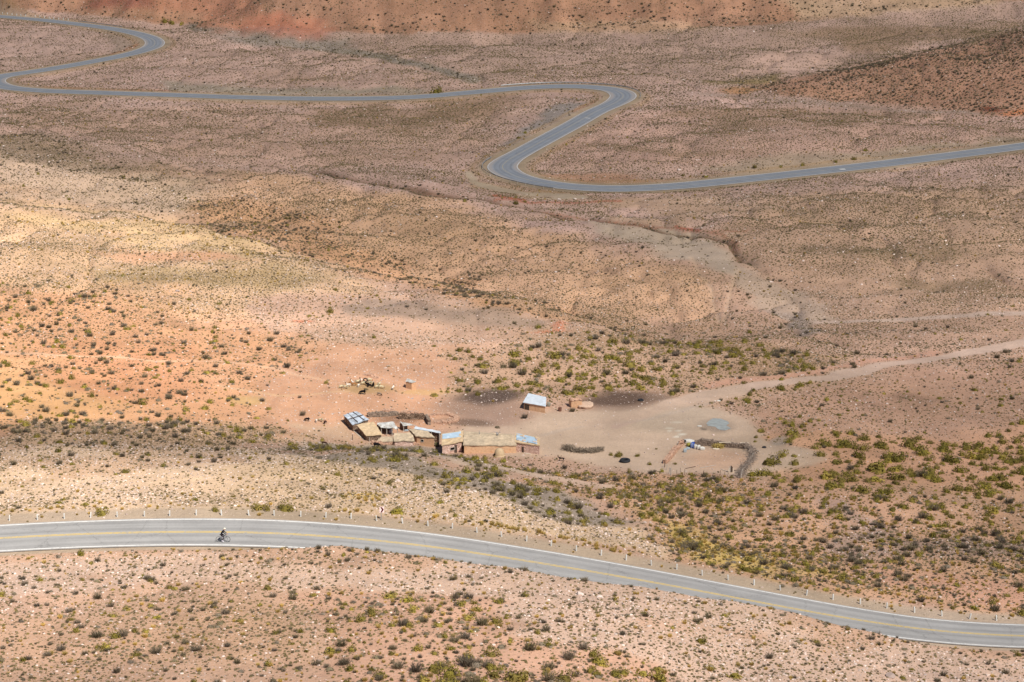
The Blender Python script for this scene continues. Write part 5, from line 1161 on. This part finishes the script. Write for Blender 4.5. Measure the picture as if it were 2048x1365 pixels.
for a in [('sheep', 'graze', 683, 777, 200, 'cream_fleece', 'cream_fleece', 'cream sheep grazing at the far left end of the flock'), ('sheep', 'graze', 692, 777.8, 170, 'cream_fleece', 'white_hair', 'cream sheep right beside the leftmost sheep of the flock'),
          ('goat', 'up', 696.4, 774, 200, 'white_hair', 'dark_brown_hair', 'white goat with a dark head among the left of the flock'), ('goat', 'up', 700.5, 769, 80, 'brown_hair', 'dark_brown_hair', 'brown goat with a dark head seen from behind in the flock'), ('goat', 'up', 704.5, 768.5, 120, 'white_hair', 'brown_hair', 'white goat with a brown head beside the brown goat'),
          ('goat', 'graze', 708, 771.8, 20, 'brown_hair', 'brown_hair', 'plain brown goat with its head down in the flock'), ('sheep', 'stand', 715, 767, 30, 'cream_fleece', 'cream_fleece', 'cream sheep left of the tall dark brown goat'), ('goat', 'up', 720, 766, 95, 'dark_brown_hair', 'dark_brown_hair', 'tall dark brown goat with raised head at the back of the flock'),
          ('goat', 'graze', 717.5, 774.5, 75, 'white_hair', 'white_hair', 'all white goat at the front middle of the flock'), ('sheep', 'graze', 727, 770, 190, 'cream_fleece', 'cream_fleece', 'cream sheep in front of the standing grey tyre'), ('sheep', 'graze', 739.4, 763.5, 10, 'cream_fleece', 'brown_hair', 'cream sheep right of the standing grey tyre at the back'),
          ('sheep', 'stand', 735, 772.5, 140, 'black_fleece', 'black_fleece', 'black sheep in the middle of the flock facing left'), ('sheep', 'graze', 740.3, 769.5, 160, 'cream_fleece', 'cream_fleece', 'cream sheep between the black sheep of the flock'), ('sheep', 'graze', 739, 775.2, -20, 'black_fleece', 'black_fleece', 'black sheep grazing at the front of the two touching black ones'),
          ('sheep', 'stand', 746.8, 773.5, 85, 'black_fleece', 'black_fleece', 'black sheep standing apart just right of the other black ones'), ('sheep', 'graze', 754.4, 777.4, 185, 'cream_fleece', 'grey_brown_hair', 'left one of three cream sheep bunched at the right of the flock'), ('sheep', 'stand', 758, 772.5, 60, 'cream_fleece', 'cream_fleece', 'rear one of three cream sheep bunched at the right of the flock'), ('sheep', 'graze', 763, 777.8, 0, 'cream_fleece', 'grey_brown_hair', 'right one of three cream sheep bunched at the right of the flock'),
          ('goat', 'up', 786, 779.5, 75, 'white_hair', 'dark_brown_hair', 'white goat with a dark raised head standing alone near the outhouse', 'grey_brown_hair'), ('sheep', 'graze', 725.4, 789.2, 185, 'black_fleece', 'black_fleece', 'large black sheep grazing alone in front of the flock', None, 'sheep and goats of the flock', 1.0), ('goat', 'graze', 758.8, 791.9, -25, 'grey_brown_hair', 'dark_brown_hair', 'grey brown goat grazing alone in front of the flock'),
          ('sheep', 'graze', 614, 842.9, 175, 'black_fleece', 'black_fleece', 'black sheep grazing on the open ground farthest left of the huts'), ('goat', 'graze', 632.5, 845.2, 100, 'white_hair', 'brown_hair', 'tan and white goat between two dark animals left of the tin hut'), ('sheep', 'graze', 641.5, 844, 160, 'cream_fleece', 'cream_fleece', 'cream sheep left of the grey tin roofed hut'), ('goat', 'graze', 650.3, 848.1, 70, 'dark_brown_hair', 'dark_brown_hair', 'dark brown goat closest to the grey tin roofed hut'),
          ('goat', 'graze', 649, 890.3, -10, 'dark_brown_hair', 'dark_brown_hair', 'dark brown goat grazing at the edge of the slope below the huts'), ('sheep', 'graze', 753.8, 895.5, -8, 'black_fleece', 'black_fleece', 'black sheep grazing below the mud roofed huts', None, 'sheep and goats of the flock', 1.05)]:
    animal(*a)
animal('dog', 'stand', 1123, 922.5, 172, 'black_fleece', 'black_fleece', 'black dog walking across the open yard below the brushwood pile', None, 'dogs of the farmstead', .85)

# ------------------------------------------------------------------ bicycle and rider
ru = 445.5; iN = int(np.argmin(abs(NRu - ru))); tN = np.array([NRn[iN, 1], -NRn[iN, 0]]); head = math.atan2(tN[1], tN[0]); sN_ = -2.55
bl = np.array([NR[iN, 0] + NRn[iN, 0] * sN_, NR[iN, 1] + NRn[iN, 1] * sN_, NR[iN, 2] + NRt[iN] * sN_ + .003])
bk_ = empty('bicycle', bl, head, 'dark road bicycle being ridden along the paved road', 'bicycle')
M_bike = mat('dark_bicycle_paint', (40, 44, 52), .4, 5, .1, .5); M_rim = mat('grey_rim', (130, 132, 134), .4, 5, .1, .5, .5)
for x in (-.51, .51):
    bm = bmesh.new(); torus(bm, (x, 0, .345), .325, .018, (0, 1, 0), 40, 6); wv_ = bm_obj('wheel', bm, M_rubber, bk_, True)
    bm = bmesh.new(); torus(bm, (x, 0, .345), .300, .010, (0, 1, 0), 40, 5); bm_obj('rim', bm, M_rim, wv_, True)
    bm = bmesh.new()
    for k_ in range(14): t = 6.2832 * k_ / 14; bm_tube(bm, [(x, .02 * (-1) ** k_, .345), (x + .3 * math.cos(t), 0, .345 + .3 * math.sin(t))], .0022, 3)
    bm_tube(bm, [(x, -.05, .345), (x, .05, .345)], .02, 8); bm_obj('spokes', bm, M_rim, wv_)
bm = bmesh.new()
for a, b, r in [((-.07, 0, .29), (-.24, 0, .88), .018), ((-.07, 0, .29), (.36, 0, .80), .020), ((-.22, 0, .82), (.33, 0, .90), .018), ((.36, 0, .78), (.32, 0, .97), .018)] + [(q, w_, .010) for s in (-.05, .05) for q, w_ in (((-.51, s, .345), (-.07, s * .4, .29)), ((-.51, s, .345), (-.22, s * .3, .80)))]: bm_tube(bm, [a, b], r, 8)
bm_obj('frame', bm, M_bike, bk_)
bm = bmesh.new()
for s in (-.05, .05): bm_tube(bm, [(.36, s * .4, .79), (.43, s, .62), (.51, s, .345)], .014, 6)
bm_obj('fork', bm, M_bike, bk_)
bm = bmesh.new(); bm_tube(bm, [(.32, 0, .97), (.40, 0, 1.0)], .014, 6); bm_tube(bm, [(.50, -.21, .90), (.55, -.21, .96), (.50, -.21, 1.01), (.41, -.19, 1.005), (.40, 0, 1.0), (.41, .19, 1.005), (.50, .21, 1.01), (.55, .21, .96), (.50, .21, .90)], .013, 6); bm_obj('handlebar', bm, M_bike, bk_)
bm = bmesh.new(); bm_tube(bm, [(-.36, 0, .93), (-.28, 0, .94), (-.1, 0, .925)], [.075, .06, .02], 8); bm_obj('saddle', bm, M_rubber, bk_)
bm = bmesh.new(); torus(bm, (-.07, -.05, .29), .09, .008, (0, 1, 0), 24, 5); bm_tube(bm, [(-.07, -.08, .29), (-.03, -.09, .125)], .012, 6); bm_tube(bm, [(-.07, .08, .29), (-.11, .09, .455)], .012, 6); bm_tube(bm, [(-.03, -.08, .125), (-.03, -.18, .125)], .016, 6); bm_tube(bm, [(-.11, .08, .455), (-.11, .18, .455)], .016, 6); bm_obj('crank', bm, M_rim, bk_)
v = [(-.24, 0, 1.02), (-.13, 0, 1.15), (.02, 0, 1.33), (.12, 0, 1.45), (.17, 0, 1.52), (.21, 0, 1.60), (.235, 0, 1.68), (.24, 0, 1.74)]; r = [.145, .135, .155, .10, .058, .078, .090, .075]; e = [(i, i + 1) for i in range(7)]
j = len(v); v += [(.325, 0, 1.635), (.30, 0, 1.595)]; r += [.016, .022]; e += [(5, j), (5, j + 1)]     # nose, chin
for s in (-1, 1):
    j = len(v); v += [(.21, s * .085, 1.64)]; r += [.014]; e += [(5, j)]      # ear
    j = len(v); v += [(.08, s * .17, 1.40), (.19, s * .215, 1.22), (.35, s * .205, 1.10), (.44, s * .20, 1.045), (.50, s * .20, 1.035)]; r += [.078, .052, .043, .032, .034]; e += [(2, j), (j, j + 1), (j + 1, j + 2), (j + 2, j + 3), (j + 3, j + 4)]
    pm = j + 4
    for q, (dy, L) in enumerate(((-.030, .9), (-.010, 1.0), (.010, .95), (.028, .75))):
        j = len(v); v += [(.535, s * .20 + dy, 1.04), (.555, s * .20 + dy, 1.015), (.535, s * .20 + dy, 1.015 - .03 * L)]; r += [.010, .009, .008]; e += [(pm, j), (j, j + 1), (j + 1, j + 2)]
    j = len(v); v += [(.48, s * .20 - s * .035, 1.025), (.50, s * .20 - s * .05, 1.0)]; r += [.011, .009]; e += [(pm, j), (j, j + 1)]
j = len(v); v += [(-.2, -.11, .96), (.10, -.12, .62), (.06, -.12, .50), (-.07, -.125, .20)]; r += [.105, .068, .06, .042]; e += [(0, j), (j, j + 1), (j + 1, j + 2), (j + 2, j + 3)]
j = len(v); v += [(-.2, .11, .96), (.16, .12, .80), (.13, .12, .70), (-.12, .125, .53)]; r += [.105, .068, .06, .042]; e += [(0, j), (j, j + 1), (j + 1, j + 2), (j + 2, j + 3)]
pme = skin_mesh('person', v, e, r, 0, 1)
M_skin = mat('skin', (190, 140, 112), .7, 8, .08, .3); M_jack = mat('black_jacket', (30, 30, 36), .85, 8, .2, .1); M_short = mat('black_tights', (34, 24, 32), .85, 8, .2, .1); M_sock = mat('dark_grey_sock', (90, 80, 80), .85, 8, .2, .1); M_shoe = mat('white_shoe', (234, 228, 236), .6, 8, .08, .2)
for q in (M_jack, M_short, M_skin, M_sock): pme.materials.append(q)
c = np.zeros(len(pme.polygons) * 3); pme.polygons.foreach_get('center', c); c = c.reshape(-1, 3)
pme.polygons.foreach_set('material_index', np.where((c[:, 2] > 1.53) | (c[:, 0] > .44), 2, np.where((c[:, 2] < 1.05) & (c[:, 0] < .3), np.where(c[:, 2] < .42, 3, 1), 0)).astype(np.int32))
pme.polygons.foreach_set('use_smooth', [True] * len(pme.polygons))
po_ = bpy.data.objects.new('person', pme); COL.objects.link(po_); po_.location = bl; po_.rotation_euler = (0, 0, head); tag(po_, 'cyclist in black jacket and tights with a pale helmet riding to the right', 'person')
bm = bmesh.new(); bmesh.ops.create_uvsphere(bm, u_segments=18, v_segments=10, radius=1.0)
bmesh.ops.delete(bm, geom=[q for q in bm.verts if q.co.z < -.15], context='VERTS')
for q in bm.verts: q.co = (.235 + q.co.x * .135 - .02 * q.co.z, q.co.y * .105, 1.685 + q.co.z * .115 + q.co.x * .015)
bm_obj('helmet', bm, mat('cream_helmet', (214, 208, 184), .5, 6, .06, .4), po_, True)
for y_, p in ((-.125, (-.07, .12)), (.125, (-.12, .45))):
    bm = bmesh.new(); bm_tube(bm, [(p[0] - .10, y_, p[1] + .06), (p[0] - .02, y_, p[1] + .07), (p[0] + .08, y_, p[1] + .04), (p[0] + .17, y_, p[1] + .015)], [.035, .05, .042, .025], 8); bm_obj('shoe', bm, M_shoe, po_, True)
# ------------------------------------------------------------------ spread the plants and stones
bk = np.array(BLOCK) if BLOCK else np.zeros((0, 3))
def clear(a):
    ok = np.ones(len(a), bool)
    for x, y, r in bk: ok &= (a[:, 0] - x) ** 2 + (a[:, 1] - y) ** 2 > (r + a[:, 3] * .3) ** 2
    return a[ok]
SRCCOL = {}
for kind in SRC:
    c = bpy.data.collections.new('source_' + kind)
    for i, m_ in enumerate(SRC[kind]):
        o = bpy.data.objects.new(kind + '_source', m_); c.objects.link(o)
    SRCCOL[kind] = c
def spread(name, kind, pts, rs, upright=True):
    me = bpy.data.meshes.new(name); n = len(pts)
    me.vertices.add(n); co = pts[:, :3].copy(); me.vertices.foreach_set('co', co.ravel().astype(np.float32))
    a = me.attributes.new('variant', 'INT', 'POINT'); a.data.foreach_set('value', rs.integers(0, len(SRC[kind]), n).astype(np.int32))
    rot = np.zeros((n, 3)); rot[:, 2] = rs.uniform(0, 6.283, n)
    if not upright: rot[:, :2] = rs.normal(0, .22, (n, 2))
    a = me.attributes.new('rot', 'FLOAT_VECTOR', 'POINT'); a.data.foreach_set('vector', rot.ravel().astype(np.float32))
    sc = np.repeat(pts[:, 3:4], 3, 1); sc[:, :2] *= rs.uniform(.85, 1.2, (n, 2)); sc[:, 2] *= rs.uniform(.75, 1.2, n)
    a = me.attributes.new('scl', 'FLOAT_VECTOR', 'POINT'); a.data.foreach_set('vector', sc.ravel().astype(np.float32))
    o = bpy.data.objects.new(name, me); COL.objects.link(o)
    g = bpy.data.node_groups.new('spread_' + name, 'GeometryNodeTree')
    g.interface.new_socket('Geometry', in_out='INPUT', socket_type='NodeSocketGeometry'); g.interface.new_socket('Geometry', in_out='OUTPUT', socket_type='NodeSocketGeometry')
    N_ = g.nodes.new; gi = N_('NodeGroupInput'); go = N_('NodeGroupOutput'); ip = N_('GeometryNodeInstanceOnPoints'); ci = N_('GeometryNodeCollectionInfo')
    ci.inputs['Collection'].default_value = SRCCOL[kind]; ci.inputs['Separate Children'].default_value = True; ci.inputs['Reset Children'].default_value = True
    ip.inputs['Pick Instance'].default_value = True
    def na(t, nm):
        x = N_('GeometryNodeInputNamedAttribute'); x.data_type = t; x.inputs['Name'].default_value = nm; return x.outputs[0]
    L = g.links.new
    L(gi.outputs[0], ip.inputs['Points']); L(ci.outputs[0], ip.inputs['Instance']); L(na('INT', 'variant'), ip.inputs['Instance Index'])
    L(na('FLOAT_VECTOR', 'rot'), ip.inputs['Rotation']); L(na('FLOAT_VECTOR', 'scl'), ip.inputs['Scale']); L(ip.outputs[0], go.inputs[0])
    md = o.modifiers.new('spread', 'NODES'); md.node_group = g
    o['kind'] = 'stuff'; return o
def zone(u, v, d):
    if d < 1.0: return 0
def in_poly(u, v, pts): return poly_sd(np.array([u]), np.array([v]), pts)[0] > 0
def place_zone(x, y, u, v):
    a, s, _ = road_dist(np.array([x]), np.array([y]), NR, NRn)
    if s[0] < 0 and a[0] < 90 and y < 235: return 0, 'on sand this side of the paved road'
    if v > 1000 and u < 900: return 1, 'on the stony slope beyond the guard posts'
    if v > 960: return 2, 'between the guard posts and the stone corral'
    if u > 1440 and v > 790: return 3, 'on the sandy flat beside the stone corral'
    if 880 < u < 1760 and 640 < v <= 800: return 4, 'in the green belt behind the white shed'
    if u < 660 and v > 560: return 5, 'on the orange hillside left of the farmstead'
    if v > 800: return 6, 'near the farmstead buildings'
    if v < 420: return 7, 'by the far winding road'
    return 8, 'on the plain below the winding road'
SPEC = {'green': ('green_shrub', 'shrub', 'rounded olive green shrub growing ', 300), 'grey': ('dry_shrub', 'dry shrub', 'grey brown dry twiggy shrub growing ', 300),
        'straw': ('grass_tussock', 'grass tussock', 'straw yellow tussock of dry grass ', 300), 'stone': ('stone', 'stone', 'pale pinkish stone lying ', 300)}
rs5 = np.random.default_rng(77)
STUFFN = {'green': 'green_shrubs', 'grey': 'dry_shrubs', 'straw': 'dry_grass', 'tuft': 'low_scrub', 'stone': 'loose_stones'}
for kind, arr in veg.items():
    arr = clear(arr)
    if kind in SPEC:
        nm, cat, lead, cnt = SPEC[kind]
        u, v, d = project(arr[:, 0], arr[:, 1], arr[:, 2])
        vis = (u > 5) & (u < 2043) & (v > 5) & (v < 1360)
        score = np.where(vis, arr[:, 3] / d, 0)
        order = np.argsort(-score)
        for i in order[:cnt]:
            x, y, z, s = arr[i]
            o = bpy.data.objects.new(nm, SRC[kind][rs5.integers(len(SRC[kind]))]); COL.objects.link(o)
            o.location = (x, y, z - .02 * s); o.rotation_euler = (0, 0, rs5.uniform(0, 6.283))
            o.scale = (s * rs5.uniform(.9, 1.15), s * rs5.uniform(.9, 1.15), s * rs5.uniform(.8, 1.15))
            zi, zt = place_zone(x, y, u[i], v[i])
            tag(o, lead + zt, cat, {'green': 'olive shrubs ', 'grey': 'dry shrubs ', 'straw': 'dry tussocks ', 'stone': 'pale stones '}[kind] + zt)
        rest = arr[order[cnt:]]
    else: rest = arr
    spread(STUFFN[kind], kind, rest, rs5, kind != 'stone')
    print('COUNT', kind, len(arr))
CLOUDS = [(150, 960, 1000, 600, .54, 1, .26, (-165, 465, 20, 175)), (0, 118, 250, 90, .46, 2, .6), (112, 300, 210, 195, .50, 3, .85), (-75, 287, 75, 20, .58, 4, .6)]
# ------------------------------------------------------------------ light
SUN_EL, SUN_AZ = R(53), (0.60, -0.80)
sunv = np.array([SUN_AZ[0] * math.cos(SUN_EL), SUN_AZ[1] * math.cos(SUN_EL), math.sin(SUN_EL)])
sd = bpy.data.lights.new('sun', 'SUN'); sd.energy = 4.9; sd.angle = R(.53); sd.color = (1, .965, .91)
so = bpy.data.objects.new('sun', sd); COL.objects.link(so); so.location = (60, -60, 200)
so.rotation_euler = Vector(tuple(-sunv)).to_track_quat('-Z', 'Y').to_euler()
# unseen clouds, placed and shaped to dim the valley floor and parts of slopes
def shade_cloud(cx, cy, rx, ry, T, seed, soft=.55, gap=None, height=950.0):
    L = height / sunv[2]; c = np.array((cx, cy, -30.0)) + sunv * L
    bm = bmesh.new(); bmesh.ops.create_icosphere(bm, subdivisions=5, radius=1.0)
    for q in bm.verts:
        p = np.array(q.co); n_ = fbm(np.array([p[0] * 2.2 + seed * 3.7]), np.array([p[1] * 2.2 + p[2] - seed]), seed, 4)[0]
        f = 1 + .22 * n_; up = 1.0 if p[2] > 0 else .35
        q.co = (p[0] * f, p[1] * f, p[2] * up * (.6 + .8 * n_))
    me = bpy.data.meshes.new('shade_cloud'); bm.to_mesh(me); bm.free(); me.polygons.foreach_set('use_smooth', [True] * len(me.polygons))
    k = NT('shade_cloud_vapour'); tc = k.n('ShaderNodeTexCoord'); mp = k.n('ShaderNodeMapping', i_Scale=(1, 1, 0)); k.l(tc.outputs['Object'], mp.inputs['Vector'])
    ln = k.n('ShaderNodeVectorMath', operation='LENGTH'); k.l(mp.outputs[0], ln.inputs[0])
    nn_ = k.n('ShaderNodeTexNoise', i_Scale=2.4, i_Detail=5.0); k.l(mp.outputs[0], nn_.inputs['Vector'])
    r = k.math('ADD', ln.outputs['Value'], k.math('MULTIPLY', k.math('SUBTRACT', nn_.outputs[0], .5), .55))
    mr = k.n('ShaderNodeMapRange', i_1=1.0 - soft, i_2=.98, i_3=1 - math.sqrt(T), i_4=0.0); mr.interpolation_type = 'SMOOTHSTEP'; k.l(r, mr.inputs[0])
    dens = mr.outputs[0]
    if gap:     # a thin place in the cloud shaped to leave the left slopes sunlit
        m2 = k.n('ShaderNodeVectorMath', operation='MULTIPLY'); k.l(tc.outputs['Object'], m2.inputs[0]); m2.inputs[1].default_value = (rx, ry, 0)
        ds = k.n('ShaderNodeVectorMath', operation='DISTANCE'); k.l(m2.outputs[0], ds.inputs[0]); ds.inputs[1].default_value = (gap[0] - cx, gap[1] - cy, 0)
        gm = k.n('ShaderNodeMapRange', i_1=gap[2], i_2=gap[3]); gm.interpolation_type = 'SMOOTHSTEP'
        k.l(k.math('ADD', ds.outputs['Value'], k.math('MULTIPLY', k.math('SUBTRACT', nn_.outputs[0], .5), 60)), gm.inputs[0]); dens = k.math('MULTIPLY', dens, gm.outputs[0])
    tr = k.n('ShaderNodeBsdfTransparent'); df = k.n('ShaderNodeBsdfDiffuse', i_Color=(.9, .9, .92, 1)); mx = k.n('ShaderNodeMixShader')
    k.l(dens, mx.inputs[0]); k.l(tr.outputs[0], mx.inputs[1]); k.l(df.outputs[0], mx.inputs[2]); k.l(mx.outputs[0], k.o.inputs['Surface'])
    me.materials.append(k.m); o = bpy.data.objects.new('shade_cloud', me); COL.objects.link(o); o.location = c; o.scale = (rx, ry, min(rx, ry) * .35); o['kind'] = 'stuff'
for a in CLOUDS: shade_cloud(*a)
w = bpy.data.worlds.new('World'); scene.world = w; w.use_nodes = True
wn = w.node_tree; bg = wn.nodes['Background']
sky = wn.nodes.new('ShaderNodeTexSky'); sky.sky_type = 'NISHITA'; sky.sun_disc = False
sky.sun_elevation = SUN_EL; sky.sun_rotation = math.atan2(SUN_AZ[0], SUN_AZ[1]); sky.altitude = 3000
wn.links.new(sky.outputs[0], bg.inputs[0]); bg.inputs[1].default_value = .06
scene.view_settings.view_transform = 'Standard'; scene.view_settings.look = 'None'
scene.view_settings.exposure = EXPO; scene.view_settings.gamma = 1
scene.cycles.max_bounces = 5; scene.cycles.transparent_max_bounces = 12
